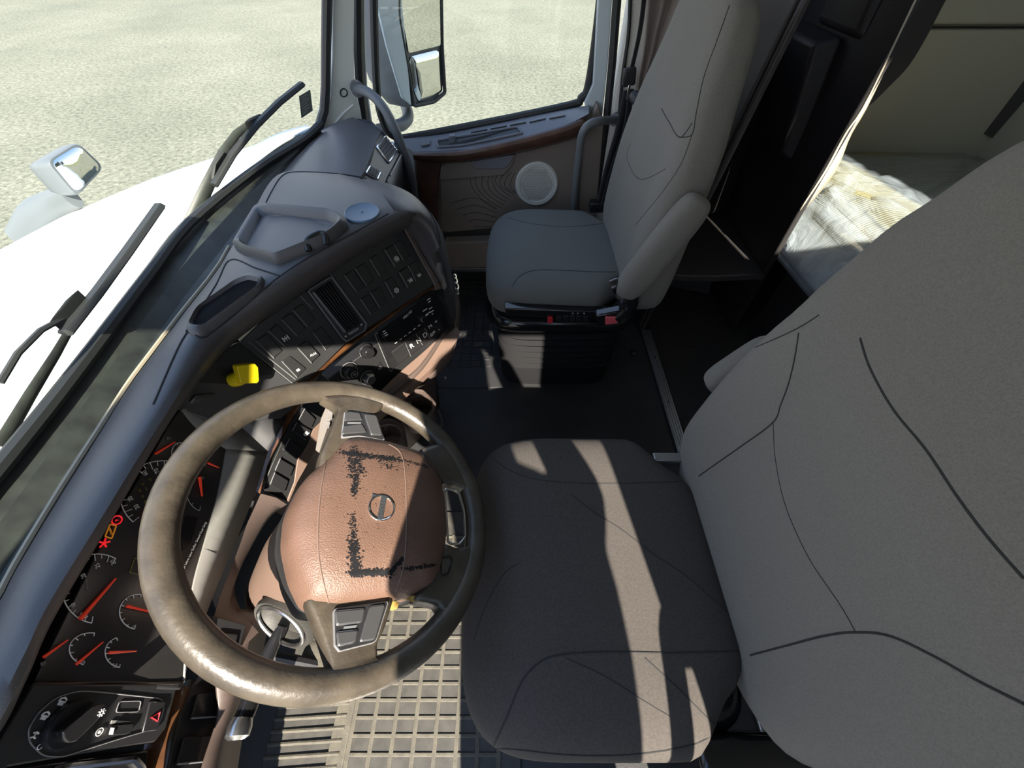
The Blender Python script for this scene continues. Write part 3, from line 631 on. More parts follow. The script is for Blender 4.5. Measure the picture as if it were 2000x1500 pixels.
# mattress with its plastic wrap
def bunk():
    MX0, MX1, MY0, MY1, MZ0, MZ1 = 1.0, 1.95, -.28, 1.80, .36, .585
    def slope(l, q): return .15*max(0, min(1, (q.z-.38)/.19))*max(0, min(1, (-l.x-.3)/.7))
    def fn(l, p): 
        q = p.copy(); q.x += slope(l, q); q.z += .010*math.sin(p.x*9+p.y*4)*max(0, l.z)+.006*math.sin(p.y*17+p.x*5)*max(0, l.z); return q
    bm = bmesh.new(); superell(bm, ((MX0+MX1)/2, (MY0+MY1)/2, (MZ0+MZ1)/2), (MX1-MX0)/2, (MY1-MY0)/2, (MZ1-MZ0)/2, 14, 5, 120, 28, fn)
    o = link('mattress', bm, M['mattress']); t = M['mattress'].node_tree; wv = t.nodes.new('ShaderNodeTexWave'); wv.inputs['Scale'].default_value = 32; wv.bands_direction = 'Y'; tc_ = t.nodes.new('ShaderNodeTexCoord'); t.links.new(tc_.outputs['Object'], wv.inputs['Vector']); b2 = t.nodes.new('ShaderNodeBump'); b2.inputs['Strength'].default_value = .6; b2.inputs['Distance'].default_value = .003; t.links.new(wv.outputs['Fac'], b2.inputs['Height']); t.links.new(b2.outputs[0], t.nodes['Principled BSDF'].inputs['Normal']); tag(o, 'cream quilted mattress on the bunk under clear plastic', 'mattress')
    # film: bluish colour, denser towards the front, painted in for reflected sky
    pm = bpy.data.materials.new('plastic_film'); pm.use_nodes = True; t = pm.node_tree; t.nodes.clear(); L = t.links.new
    out = t.nodes.new('ShaderNodeOutputMaterial'); mx = t.nodes.new('ShaderNodeMixShader'); tr = t.nodes.new('ShaderNodeBsdfTransparent'); pr = t.nodes.new('ShaderNodeBsdfPrincipled')
    pr.inputs['Base Color'].default_value = (.58, .66, .76, 1); pr.inputs['Roughness'].default_value = .16; pr.inputs['Specular IOR Level'].default_value = 1.0; pr.inputs['Coat Weight'].default_value = 1.0; pr.inputs['Coat Roughness'].default_value = .08; pr.inputs['Coat IOR'].default_value = 1.8
    tr.inputs[0].default_value = (.95, .96, .97, 1)
    n = t.nodes.new('ShaderNodeTexNoise'); n.inputs['Scale'].default_value = 9; n.inputs['Detail'].default_value = 4; n.inputs['Distortion'].default_value = 1.5
    tcn = t.nodes.new('ShaderNodeTexCoord'); L(tcn.outputs['Object'], n.inputs['Vector']); r = t.nodes.new('ShaderNodeMapRange'); r.inputs[1].default_value = .35; r.inputs[2].default_value = .7; r.inputs[3].default_value = .20; r.inputs[4].default_value = .45
    L(n.outputs['Fac'], r.inputs[0]); sx = t.nodes.new('ShaderNodeSeparateXYZ'); L(tcn.outputs['Object'], sx.inputs[0]); mr = t.nodes.new('ShaderNodeMapRange'); mr.inputs[1].default_value = 1.17; mr.inputs[2].default_value = 1.04; mr.inputs[3].default_value = 0; mr.inputs[4].default_value = .38; L(sx.outputs['X'], mr.inputs[0]); ad = t.nodes.new('ShaderNodeMath'); ad.use_clamp = True; L(r.outputs[0], ad.inputs[0]); L(mr.outputs[0], ad.inputs[1]); L(ad.outputs[0], mx.inputs[0]); L(tr.outputs[0], mx.inputs[1]); L(pr.outputs[0], mx.inputs[2]); L(mx.outputs[0], out.inputs[0])
    bp = t.nodes.new('ShaderNodeBump'); bp.inputs['Strength'].default_value = .7; bp.inputs['Distance'].default_value = .01; L(n.outputs['Fac'], bp.inputs['Height']); L(bp.outputs[0], pr.inputs['Normal'])
    from mathutils import noise as N
    def wr(l, p):
        q = p.copy(); a = N.noise(Vector((p.x*7, p.y*7, p.z*7))); b = abs(N.noise(Vector((p.x*14+p.y*6, p.y*10-p.x*9, p.z*18))))
        amt = .028 if l.x < -.3 else .012
        q += Vector((l.x*amt*(a+1.6*b), l.y*amt*(a+b), l.z*amt*.8*(a+1.2*b)))
        q.x += slope(l, q)-(.012 if l.x < -.5 else 0)
        if q.y > 1.24: q.x = max(q.x, .997)
        return q
    bm = bmesh.new(); superell(bm, ((MX0+MX1)/2, (MY0+MY1)/2-.0, (MZ0+MZ1)/2-.012), (MX1-MX0)/2+.012, (MY1-MY0)/2+.004, (MZ1-MZ0)/2+.024, 12, 4, 260, 60, wr)
    o = link('plastic_wrap', bm, pm, angle=80); tag(o, 'crumpled clear plastic film wrapped over the bunk mattress', 'plastic film')
bunk()
# threshold strip
root = empty('threshold_strip', (.59, .7, 0), 'ribbed aluminium threshold strip between rubber floor and dark carpet', 'threshold strip')
bm = bmesh.new(); box(bm, .577, .618, -.1, 1.27, .005, .014); link('strip_plate', bm, M['alu'], root, bevel=.002)
for i in range(4):
    bm = bmesh.new(); box(bm, .582+i*.009, .587+i*.009, -.1, 1.268, .014, .017); link('strip_rib', bm, M['alu'], root)
for yy in (1.1, .87, .62):
    bm = bmesh.new(); lathe(bm, (.597, yy, .0165), (0, 0, 1), [(.004, 0), (.004, .0015), (0, .002)], 12); link('screw', bm, M['black'], root)
# ================================================================== dashboard
dash = empty('dashboard', (-.5, .7, 0), 'curved black and brown truck dashboard with wood strip, gauges and switches', 'dashboard')
ST = [  # windshield side edge, crown, inner lip  (u, v, z)
 ((-200, 1440, .66), (-170, 1500, .72), (-110, 1560, .66)),
 ((-80, 1290, .70), (-40, 1350, .75), (0, 1430, .68)),
 ((0, 1174, .72), (28, 1238, .76), (52, 1326, .70)),
 ((40, 1098, .725), (78, 1143, .765), (104, 1208, .705)),
 ((124, 958, .73), (168, 1003, .77), (200, 1046, .71)),
 ((208, 826, .74), (256, 868, .78), (290, 890, .715)),
 ((256, 750, .75), (312, 782, .79), (352, 792, .72)),
 ((310, 680, .76), (378, 662, .80), (442, 684, .715)),
 ((365, 605, .77), (440, 612, .805), (508, 630, .725)),
 ((430, 520, .78), (520, 561, .815), (601, 564, .735)),
 ((490, 420, .79), (610, 498, .825), (690, 505, .745)),
 ((545, 340, .80), (690, 455, .83), (745, 472, .75)),
 ((640, 337, .81), (745, 428, .832), (787, 450, .752)),
 ((715, 352, .815), (770, 412, .832), (808, 437, .755)),
]
ca, ck, cc = [crom([at(*q[i][:2], z=q[i][2]) for q in ST], 90) for i in range(3)]
rows = []
for t in (0, .12, .3, .5, .7, .85, 1.0): rows.append([a.lerp(k, t)+Vector((0, 0, .010*math.sin(math.pi*t))) for a, k in zip(ca, ck)])
for t in (.12, .3, .5, .7, .85, 1.0): rows.append([k.lerp(c, t)+Vector((.030*math.sin(math.pi*t), -.012*math.sin(math.pi*t), .016*math.sin(math.pi*t))) for k, c in zip(ck, cc)])
rows.append([c+Vector((-.02, .005, -.01)) for c in cc]); rows.insert(0, [a+Vector((-.01, 0, -.06)) for a in ca])
bm = bmesh.new(); grid(bm, rows); pad = link('dash_pad', bm, M['pad'], dash, angle=55)
PT = bvh(pad)
def onpad(u, v, k=.0):
    h = cast(PT, u, v)
    if h is None: return at(u, v, z=.80)
    n = h[1] if h[1].dot(CO-h[0]) > 0 else -h[1]; return h[0]+n*k
# hump end: rounded brown side that turns towards the passenger
E_top = [(715, 352, .815), (760, 368, .822), (792, 385, .82), (812, 402, .812), (822, 420, .80), (820, 434, .78), (808, 440, .757)]
E_mid = [(715, 356, .79), (775, 370, .785), (818, 392, .775), (846, 428, .76), (858, 465, .74), (856, 490, .72), (838, 492, .70)]
E_low = [(715, 362, .62), (790, 385, .62), (838, 412, .60), (864, 455, .60), (873, 495, .60), (874, 530, .60), (862, 548, .61)]
E_bot = [(715, 380, .30), (790, 420, .32), (850, 470, .35), (872, 520, .38), (888, 560, .42), (893, 610, .45), (880, 640, .46)]
rows = [crom([at(u, v, z=z) for u, v, z in Q], 40) for Q in (E_top, E_mid, E_low, E_bot)]
cen = [at(770, 412, z=.832)]*40
bm = bmesh.new(); grid(bm, [cen, [p.lerp(cen[0], .35) for p in rows[0]], rows[0], [p.lerp(q, .5)+Vector((.004, 0, .008)) for p, q in zip(rows[0], rows[1])]]+rows[1:]); hump = link('console_end', bm, M['pad'], dash, angle=60)
bm = bmesh.new(); tube(bm, rows[1][2:34], .0022, 6); link('panel_gap', bm, M['thread'], dash)
A = crom([S_.pt(u, v, .002) for S_ in [Plane(at(480, 660, z=.70), at(790, 445, z=.742), at(862, 560, z=.60))] for u, v in ((776, 444), (800, 456), (828, 500), (852, 540), (868, 566))], 20); B = crom([at(u, v, z=z) for u, v, z in ((808, 432, .775), (836, 446, .755), (853, 478, .715), (864, 515, .66), (872, 552, .60))], 20)
bm = bmesh.new(); grid(bm, [[p+Vector((-.02, .02, -.01)) for p in A], A, [p.lerp(q, .5)+Vector((.004, -.004, .003)) for p, q in zip(A, B)], B, [p+Vector((-.01, .03, -.02)) for p in B]]); link('console_corner', bm, M['pad'], dash, angle=60)
# lid crease
def padline(name, pix, r=.0016, m='thread', lift=.0, n=50, cl=False):
    P = [onpad(p.x, p.y, lift) for p in crom([(u, v, 0) for u, v in pix], n, cl)]
    bm = bmesh.new(); tube(bm, P, r, 6, closed=cl); return link(name, bm, M[m], dash)
padline('lid_seam', [(512, 412), (530, 375), (550, 345), (575, 336), (640, 338), (705, 346), (745, 360)])
padline('lid_seam', [(300, 790), (364, 652), (403, 657), (520, 561), (547, 540), (610, 498), (690, 455), (758, 418)])
padline('lid_seam', [(364, 648), (420, 560), (450, 508), (500, 524), (546, 539)])
# passenger side of the dash
plt = at(715, 235, z=.74)
bm = bmesh.new()
a = crom([at(u, v, z=.735) for u, v in ((500, 400), (545, 345), (600, 280), (640, 246), (680, 236))], 24)
b = crom([at(u, v, z=.765) for u, v in ((560, 420), (610, 345), (650, 285), (685, 250), (706, 238))], 24)
c = crom([at(u, v, z=.75) for u, v in ((640, 440), (705, 345), (722, 310), (735, 275), (744, 258))], 24)
grid(bm, [[p+Vector((-.01, 0, -.08)) for p in a], a, [p.lerp(q, .5)+Vector((0, 0, .012)) for p, q in zip(a, b)], b, [p.lerp(q, .5)+Vector((0, 0, .008)) for p, q in zip(b, c)], c, [p+Vector((.0, .0, -.02)) for p in c]]); link('passenger_dash_top', bm, M['pad'], dash, angle=60)
bm = bmesh.new(); e = [at(u, v, z=.74) for u, v in ((680, 236), (700, 233), (722, 236), (744, 258))]; f = [p+Vector((.01, .03, -.12)) for p in e]; grid(bm, [e, f]); link('passenger_dash_end', bm, M['pad'], dash, solid=.01)
V0, V1, V2, V3 = at(744, 257, z=.748), at(781, 301, z=.68), at(754, 350, z=.66), at(708, 340, z=.745)
plv = Plane(V0, V1, V3)
slab('passenger_vent_panel', plv, [(743, 256), (781, 301), (756, 350), (748, 372), (690, 352), (708, 335)], -.03, 0, M['pad'], dash, bevel=.003)
def vent(pl, q, n, parent, name='air_vent', m='chrome', along=True, fr=.0035, back=True):
    f = slab(name, pl, q, -.004, .002, M['gloss'], parent, r=.1)
    ring('vent_frame', pl, q, .002, fr, M[m], f, r=.12)
    A, B, C_, D = q
    for i in range(n):
        t = (i+.6)/(n+.2); p = (A[0]+(D[0]-A[0])*t, A[1]+(D[1]-A[1])*t); r = (B[0]+(C_[0]-B[0])*t, B[1]+(C_[1]-B[1])*t)
        bm = bmesh.new(); P, R = pl.pt(*p, .004), pl.pt(*r, .004); d = (R-P).normalized(); s = pl.n.cross(d)
        obox(bm, P.lerp(R, .5), (R-P)/2*.94, s*.0042+pl.n*.0022, pl.n*.0009-s*.0004); link('vent_slat', bm, M['edge'] if m != 'edge' else M['pad'], f)
    return f
vent(plv, [(735, 288), (752, 267), (775, 296), (758, 319)][:4], 5, dash)
vent(plv, [(714, 339), (722, 326), (742, 338), (736, 352)], 4, dash)
bm = bmesh.new(); tube(bm, [plv.pt(762, 343), plv.pt(783, 303), plv.pt(770, 280)], .003, 6); link('chrome_edge', bm, M['edge'], dash)
bm = bmesh.new(); g = [V1+Vector((0, 0, -.0)), V2, at(750, 372, z=.66)]; h = [at(u, v, z=zz) for u, v, zz in ((812, 392, .30), (800, 420, .35), (790, 430, .35))]
grid(bm, [[at(744, 257, z=.748)]+g, [at(800, 330, z=.5)]+[p.lerp(q, .5)+Vector((.02, 0, 0)) for p, q in zip(g, h)], [at(816, 420, z=.2)]+h]); link('passenger_dash_side', bm, M['black'], dash, solid=.01)

# --- centre switch panel facing the driver
S1 = Plane(at(480, 660, z=.70), at(790, 445, z=.742), at(862, 560, z=.60))
P4 = lambda pts: [(340+x*.3, 300+y*.3) for x, y in pts]
P5 = lambda pts: [(440+x*.25, 550+y*.25) for x, y in pts]
P2 = lambda pts: [(400+x*.3, 750+y*.3) for x, y in pts]
P3 = lambda pts: [(400+x*.3, 1100+y*.3) for x, y in pts]
P1 = lambda pts: [(x*.25, 1250+y*.25) for x, y in pts]
slab('switch_panel', S1, P4([(430, 1222), (560, 1100), (870, 880), (1200, 655), (1480, 485), (1530, 560), (1700, 850), (1130, 1225), (880, 1470), (770, 1495)]), -.03, 0, M['black'], dash, bevel=.0015)
slab('panel_border', S1, P4([(1480, 470), (1500, 462), (1545, 530), (1712, 820), (1735, 880), (1700, 890), (1690, 850), (1530, 560)]), -.02, .004, M['padbrown'], dash, bevel=.002)
for pts in ([(430, 1222), (770, 1495)], [(485, 1225), (790, 1470)], [(1015, 780), (1255, 1115)], [(820, 925), (900, 1010)]):
    bm = bmesh.new(); tube(bm, [S1.pt(u, v, .001) for u, v in P4(pts)], .0010, 6); link('panel_gap', bm, M['edge'], dash)
SW = [[(1100, 790), (1165, 750), (1245, 870), (1185, 905)], [(1168, 745), (1235, 705), (1305, 830), (1250, 865)], [(1265, 685), (1315, 650), (1390, 765), (1335, 800)],
 [(1360, 625), (1418, 590), (1485, 710), (1430, 740)], [(1422, 588), (1475, 555), (1535, 670), (1488, 700)], [(1205, 945), (1265, 910), (1330, 1020), (1275, 1050)],
 [(1270, 905), (1335, 860), (1390, 970), (1335, 1005)], [(1365, 830), (1415, 795), (1475, 900), (1425, 940)], [(1455, 770), (1513, 730), (1570, 845), (1515, 880)],
 [(1515, 728), (1570, 695), (1615, 800), (1572, 838)], [(525, 1215), (600, 1165), (710, 1285), (650, 1335)], [(605, 1150), (665, 1105), (770, 1210), (715, 1255)],
 [(690, 1075), (760, 1030), (860, 1140), (800, 1190)], [(765, 1015), (830, 970), (925, 1080), (865, 1130)], [(895, 1160), (955, 1120), (1045, 1235), (985, 1280)],
 [(795, 1260), (855, 1210), (950, 1310), (890, 1365)], [(695, 1350), (750, 1310), (865, 1400), (800, 1460)]]
def rocker(pl, q, tilt=0, parent=dash, m='switch', h=.004, name='rocker_switch', hi=True):
    rim = ring('switch_surround', pl, q, .0005, .0012, M['thread'], parent, r=.18) if False else None
    s = slab(name, pl, scl(q, .93), -.002, h, M[m], parent, bevel=.0012, r=.12)
    if hi:
        bm = bmesh.new(); A, D = scl(q, .95)[0], scl(q, .95)[3]; tube(bm, [pl.pt(*A, h), pl.pt(*D, h)], .0010, 6); link('light_edge', bm, M['edge'], s)
    return s
sws = [rocker(S1, P4(q), h=.006 if i in (3, 8, 11, 15) else .0035) for i, q in enumerate(SW)]
def icon(pl, u, v, kind, parent, s=4.0, m='white', h=.0068):
    bm = bmesh.new(); a, b, n = frame(pl.n, (-.3, .2, 1)); c = pl.pt(u, v, h); k = (pl.pt(u+1, v)-pl.pt(u, v)).length*s
    def T(pts, r=.0006, cl=False): tube(bm, [c+a*(y*k)+b*(-x*k) for x, y in pts], r, 5, closed=cl)
    circ = lambda R, n_=14, x0=0, y0=0: [(x0+R*math.cos(i*2*math.pi/n_), y0+R*math.sin(i*2*math.pi/n_)) for i in range(n_)]
    if kind == 'ring': T(circ(1), cl=True); T(circ(.45, 8), cl=True); T([(-.7, .7), (.7, -.7)])
    elif kind == 'axle':
        for sx in (-1, 1): T([(sx, -1), (sx, 1)], .0010); T([(sx*.9, -.2), (0, 0), (sx*.9, .3)])
        T([(0, -1), (0, 1)]); T(circ(.35, 8), cl=True)
    elif kind == 'truck': T([(-1, 0), (.2, 0), (.2, .7), (.9, .7), (1.1, 0), (-1, 0)]); T(circ(.3, 8, -.5, -.4), cl=True); T(circ(.3, 8, .6, -.4), cl=True); T([(-1.1, .7), (-.2, .3)], .0009)
    elif kind == 'gear':
        T(circ(.9), cl=True)
        for i in range(6): t = i*math.pi/3; T([(.2*math.cos(t), .2*math.sin(t)), (1.15*math.cos(t), 1.15*math.sin(t))])
    elif kind == 'sun':
        T(circ(.5, 10), cl=True)
        for i in range(8): t = i*math.pi/4; T([(.75*math.cos(t), .75*math.sin(t)), (1.1*math.cos(t), 1.1*math.sin(t))])
    elif kind == 'lamp': T([(-.1, 1), (-.1, -1), (.5, -.9), (.9, 0), (.5, .9), (-.1, 1)], .0009); [T([(-1, y), (-.35, y)], .0008) for y in (-.6, -.2, .2, .6)]
    elif kind == 'lamps': [T([(x, -.8), (x+.3, 0), (x, .8)], .0008) for x in (-.9, .2)]; T([(-.5, 0), (.1, 0)])
    elif kind == 'zero': T(circ(.55), cl=True)
    elif kind == 'dial': T(circ(1), cl=True); T(circ(.4, 8), cl=True); T([(-.2, 0), (.2, 0)], .0012)
    elif kind == 'bars': [T([(-1+.4*i, -.6), (-1+.4*i, .7)], .0009) for i in range(5)]; T([(-1, -.8), (1, -.8)])
    elif kind == 'pump': T([(-.7, -.8), (-.7, .8), (.2, .8), (.2, -.8)], cl=True); T([(.2, .2), (.7, .4), (.7, -.6)]); T([(-.4, .3), (0, .3)])
    elif kind == 'drop': T([(-.9, -.3), (0, .9), (.9, -.3), (0, -.9)], cl=True); T([(-.3, 0), (.3, 0)])
    return link('icon', bm, M[m], parent)
for i, (x, y), k, s in ((3, (1440, 685), 'ring', 4.5), (7, (1440, 890), 'gear', 4.5), (8, (1530, 825), 'truck', 4), (9, (1588, 792), 'truck', 3.2), (11, (722, 1200), 'axle', 5.5)):
    (u, v), = P4([(x, y)]); icon(S1, u, v, k, sws[i], s)
(u, v), = P4([(900, 1305)]); text_on(S1, 'AUX', u, v, -.5, -.9, 4.6, M['white'], sws[15], h=.0066)
(u, v), = P4([(805, 1405)]); text_on(S1, 'PASS', u, v, -.5, -.9, 4.2, M['white'], sws[16], h=.0042) if False else icon(S1, u, v, 'bars', sws[16], 3, h=.004)
vq = P4([(890, 905), (1015, 825), (1215, 1105), (1100, 1165)])
f = slab('centre_air_vent', S1, P4([(866, 892), (1018, 802), (1245, 1105), (1235, 1150), (1118, 1222), (1090, 1200)]), -.002, .006, M['black'], dash, bevel=.002, r=.08)
ring('vent_frame', S1, P4([(866, 892), (1018, 802), (1245, 1105), (1235, 1150), (1118, 1222), (1090, 1200)]), .006, .0014, M['edge'], f, r=.08)
slab('vent_gap_shade', S1, vq, .005, .0065, M['deep'], f)  # flat black sheet painting the shade between the slats
for i in range(8):
    t = (i+.35)/8; A, B, C_, D = vq; p = (A[0]+(B[0]-A[0])*t, A[1]+(B[1]-A[1])*t); r = (D[0]+(C_[0]-D[0])*t, D[1]+(C_[1]-D[1])*t)
    bm = bmesh.new(); X, Y = S1.pt(*p, .0085), S1.pt(*r, .0085); d = (Y-X).normalized(); s = S1.n.cross(d)
    wd = .0026 if i == 0 else .0013; obox(bm, X.lerp(Y, .5), (Y-X)/2, s*wd+S1.n*.0015, S1.n*.0012); link('vent_slat', bm, M['pad'] if i == 0 else M['switch'], f, bevel=.0006, label='wide grey slat' if i == 0 else None)
slab('vent_thumbwheel', S1, P4([(1125, 1165), (1190, 1128), (1196, 1142), (1132, 1182)]), .006, .009, M['edge'], f, bevel=.0006)
(u, v), = P4([(1110, 1188)]); icon(S1, u, v, 'zero', f, 2.4, h=.0066)
(u, v), = P4([(1212, 1110)]); icon(S1, u, v, 'lamps', f, 2.2, h=.0066)

# yellow parking valve knob panel left of the switches
SY = Plane(at(380, 780, z=.70), at(469, 660, z=.705), at(530, 745, z=.62))
slab('valve_panel', SY, P4([(-150, 1600), (120, 1480), (205, 1480), (345, 1270), (430, 1222), (775, 1500), (900, 1560), (700, 1720), (300, 1760)]), -.03, 0, M['pad'], dash, bevel=.002)
slab('valve_recess', SY, P4([(150, 1490), (345, 1275), (430, 1232), (640, 1400), (632, 1440), (560, 1448), (540, 1470), (360, 1500)]), .0, .0015, M['black'], dash, r=.1)
def rod(bm, c, n, r, L, seg=20): lathe(bm, c, n, [(r, 0), (r, L*.85), (r*.85, L), (0, L)], seg)
vk = empty('parking_brake_knob', tuple(SY.pt(452, 742)), 'yellow push-pull knob below the dash pad, left of the switch rows', 'knob')
bm = bmesh.new(); rod(bm, SY.pt(456, 742, .001), SY.n, .013, .02); link('knob_stem', bm, M['yellow'], vk)
pk = Plane(SY.pt(478, 742, .022), SY.pt(500, 742, .022), SY.pt(478, 720, .030))
slab('knob_tab', pk, [(457, 713), (494, 709), (500, 716), (502, 742), (498, 747), (466, 748)], -.007, .007, M['yellow'], vk, bevel=.003, r=.15, bseg=3)

# wood strip under the switch rows
wt = [(500, 958), (514, 903), (540, 850), (572, 792), (606, 736), (676, 670), (757, 613), (817, 570), (858, 545)]
wb_ = [(510, 966), (524, 910), (550, 858), (583, 800), (615, 744), (684, 679), (764, 621), (823, 578), (866, 555)]
zz = [.50, .51, .53, .55, .57, .585, .595, .60, .60]
A = crom([at(u, v, z=z+.010) for (u, v), z in zip(wt, zz)], 60); B = crom([at(u, v, z=z+.004) for (u, v), z in zip(wb_, zz)], 60)
bm = bmesh.new(); grid(bm, [[p+Vector((-.02, .012, 0)) for p in A], A, [p.lerp(q, .5)+Vector((.006, -.004, .003)) for p, q in zip(A, B)], B, [p+Vector((-.02, .012, -.01)) for p in B]]); link('wood_strip', bm, M['wood'], dash, angle=60)
# end cap of dark wood colour at the hump
# lower panel: radio, gear keys, climate knobs
S2 = Plane(at(720, 665, z=.575), at(850, 572, z=.588), at(884, 636, z=.47))
slab('lower_panel', S2, [(640, 740), (712, 690), (860, 578), (872, 590), (890, 640), (830, 690), (770, 745), (735, 790), (690, 800), (655, 790)], -.04, 0, M['black'], dash, bevel=.002)
slab('radio', S2, P5([(1180, 400), (1620, 65), (1645, 90), (1750, 345), (1300, 680), (1275, 660)]), 0, .004, M['gloss'], dash, bevel=.001)
rd = slab('radio_face', S2, P5([(1200, 400), (1600, 100), (1700, 260), (1290, 520)]), .004, .007, M['gloss'], dash, bevel=.001)
(u, v), = P5([(1410, 252)]); text_on(S2, 'VOLVO', u, v, -.55, -.84, 4.4, M['white'], rd, h=.0075)
bm = bmesh.new(); (u, v), = P5([(1518, 278)]); lathe(bm, S2.pt(u, v, .006), S2.n, [(.0085, 0), (.008, .010), (.006, .012), (0, .012)], 20); link('volume_knob', bm, M['switch'], rd)
for (x, y, l) in ((1545, 215, 40), (1570, 240, 45), (1590, 200, 30), (1600, 225, 30), (1560, 255, 25), (1235, 395, 30), (1245, 410, 26), (1225, 380, 24), (1575, 130, 30), (1580, 150, 22), (1605, 245, 14)):
    bm = bmesh.new(); (u, v), (u2, v2) = P5([(x-l/2.4, y+l/3.6), (x+l/2.4, y-l/3.6)]); tube(bm, [S2.pt(u, v, .0075), S2.pt(u2, v2, .0075)], .0011, 5); link('radio_print', bm, M['white'], rd)
for i in range(6):
    bm = bmesh.new(); x, y = 1320+i*36, 470-i*27; (u, v), (u2, v2) = P5([(x-9, y+6), (x+9, y-6)]); tube(bm, [S2.pt(u, v, .0075), S2.pt(u2, v2, .0075)], .0009, 5); link('preset_mark', bm, M['white'], rd)
keys = slab('gear_keypad', S2, P5([(1290, 545), (1660, 265), (1700, 370), (1340, 640)]), .003, .006, M['switch'], dash, bevel=.001)
for s, x, y, px in (('R', 1445, 497, 9), ('N', 1500, 455, 9), ('D', 1550, 412, 9), ('M', 1590, 345, 7), ('+', 1636, 305, 8), ('-', 1656, 366, 8), ('E/P', 1610, 402, 6)):
    (u, v), = P5([(x, y)]); text_on(S2, s, u, v, -.42, -.9, px, M['white'], keys, h=.0064)
for x in ((1395, 470, 1440, 580), (1480, 405, 1530, 490), (1545, 355, 1590, 440)):
    bm = bmesh.new(); p = P5([(x[0], x[1]), (x[2], x[3])]); tube(bm, [S2.pt(*p[0], .0062), S2.pt(*p[1], .0062)], .0007, 5); link('key_gap', bm, M['edge'], keys)
ring('panel_chrome_line', S2, P5([(1165, 410), (1185, 395), (1305, 690), (1285, 700)]), .002, .0010, M['edge'], dash, r=.05)
# climate knobs
def knob(u, v, R, name, m='switch', seg=8, parent=dash, pl=S2, h=.018, ringm='edge'):
    bm = bmesh.new(); lathe(bm, pl.pt(u, v, .001), pl.n, [(R*1.25, 0), (R*1.25, .003), (R*1.1, .004), (R*1.1, .002)], 28); k = link(name, bm, M['black'], parent)
    bm = bmesh.new(); lathe(bm, pl.pt(u, v, .002), pl.n, [(R, 0), (R, h*.7), (R*.82, h), (0, h)], seg); link('knob_grip', bm, M[m], k, bevel=.001)
    if ringm: bm = bmesh.new(); c = pl.pt(u, v, .004); a, b, n = frame(pl.n); tube(bm, [c+(a*math.cos(t*math.pi/14)+b*math.sin(t*math.pi/14))*R*1.18 for t in range(28)], .0009, 5, closed=True); link('knob_ring', bm, M[ringm], k)
    return k
k1 = knob(714, 685, .014, 'temperature_knob', 'gloss', 20, ringm='chrome')
k2 = knob(680, 722, .017, 'fan_knob', 'switch', 8); icon(S2, 683, 724, 'dial', k2, 6, 'greypr', .0215)
k3 = knob(716, 736, .015, 'lighter_knob', 'silver', 6, h=.02)
b = slab('square_button', S2, P5([(1165, 650), (1200, 625), (1245, 690), (1210, 715)]), 0, .003, M['switch'], dash, bevel=.0008); icon(S2, 741, 718, 'dial', b, 3, 'greypr', .0035)
# brown rail below the lower panel, curling at the passenger end
bm = bmesh.new(); A = crom([at(u, v, z=z) for u, v, z in ((728, 812, .46), (760, 775, .46), (800, 735, .455), (845, 695, .45), (885, 655, .45), (893, 640, .455))], 30); B = crom([at(u, v, z=z) for u, v, z in ((738, 826, .44), (778, 790, .44), (820, 752, .43), (858, 715, .425), (884, 682, .43), (894, 655, .44))], 30)
grid(bm, [[p+Vector((-.02, .01, .01)) for p in A], A, [p.lerp(q, .5)+Vector((.008, -.006, .004)) for p, q in zip(A, B)], B, [p+Vector((-.05, .03, -.02)) for p in B]]); link('brown_rail', bm, M['tan'], dash, angle=60)
bm = bmesh.new(); tube(bm, crom([at(u, v, z=z) for u, v, z in ((880, 560, .50), (888, 600, .46), (884, 650, .41), (874, 690, .38), (850, 722, .36), (818, 738, .36))], 30), .017, 12); link('lower_rail', bm, M['padbrown'], dash)
# lower dash body down to the floor
rows = []
for z, off in ((.47, .012), (.36, .05), (.2, .09), (.0, .11)):
    rows.append(crom([(at(u, v, z=.45)+Vector((-off, off*.8, z-.45))) for u, v in ((500, 985), (560, 960), (610, 880), (690, 830), (760, 790), (830, 735), (880, 660))], 40))
bm = bmesh.new(); grid(bm, rows); link('lower_body', bm, M['padbrown'], dash, solid=.01, angle=60)

# --- lower switch column beside the steering column
S3 = Plane(at(585, 792, z=.555), at(628, 820, z=.50), at(514, 957, z=.49))
col_ = slab('switch_column', S3, P2([(608, 135), (775, 225), (700, 300), (665, 400), (600, 500), (580, 640), (530, 765), (375, 688), (400, 610)]), -.03, 0, M['black'], dash, bevel=.0015)
for q in ([(640, 155), (715, 225), (684, 292), (598, 232)], [(588, 245), (692, 300), (655, 372), (556, 300)], [(540, 350), (632, 420), (590, 497), (500, 425)], [(480, 478), (577, 535), (547, 612), (445, 560)], [(445, 568), (540, 625), (511, 708), (413, 650)]):
    s = rocker(S3, P2(q), h=.006, name='rocker_switch')
    if q[0] == (588, 245): icon(S3, *P2([(650, 318)])[0], 'bars', s, 4.5, h=.0066)
slab('tan_surround', S3, P2([(775, 225), (800, 240), (740, 400), (690, 480), (600, 640), (545, 770), (530, 765), (580, 640), (600, 500), (665, 400), (700, 300)]), -.02, .002, M['tan'], dash, bevel=.001)

# --- instrument cluster
C1 = Plane(at(75, 1320, z=.685), at(350, 1330, z=.525), at(345, 815, z=.705))
cl = slab('instrument_cluster', C1, [(66, 1332), (190, 1080), (330, 830), (352, 800), (380, 830), (442, 876), (428, 960), (401, 1060), (375, 1165), (360, 1332)], -.03, 0, M['lens'], dash, bevel=.001)
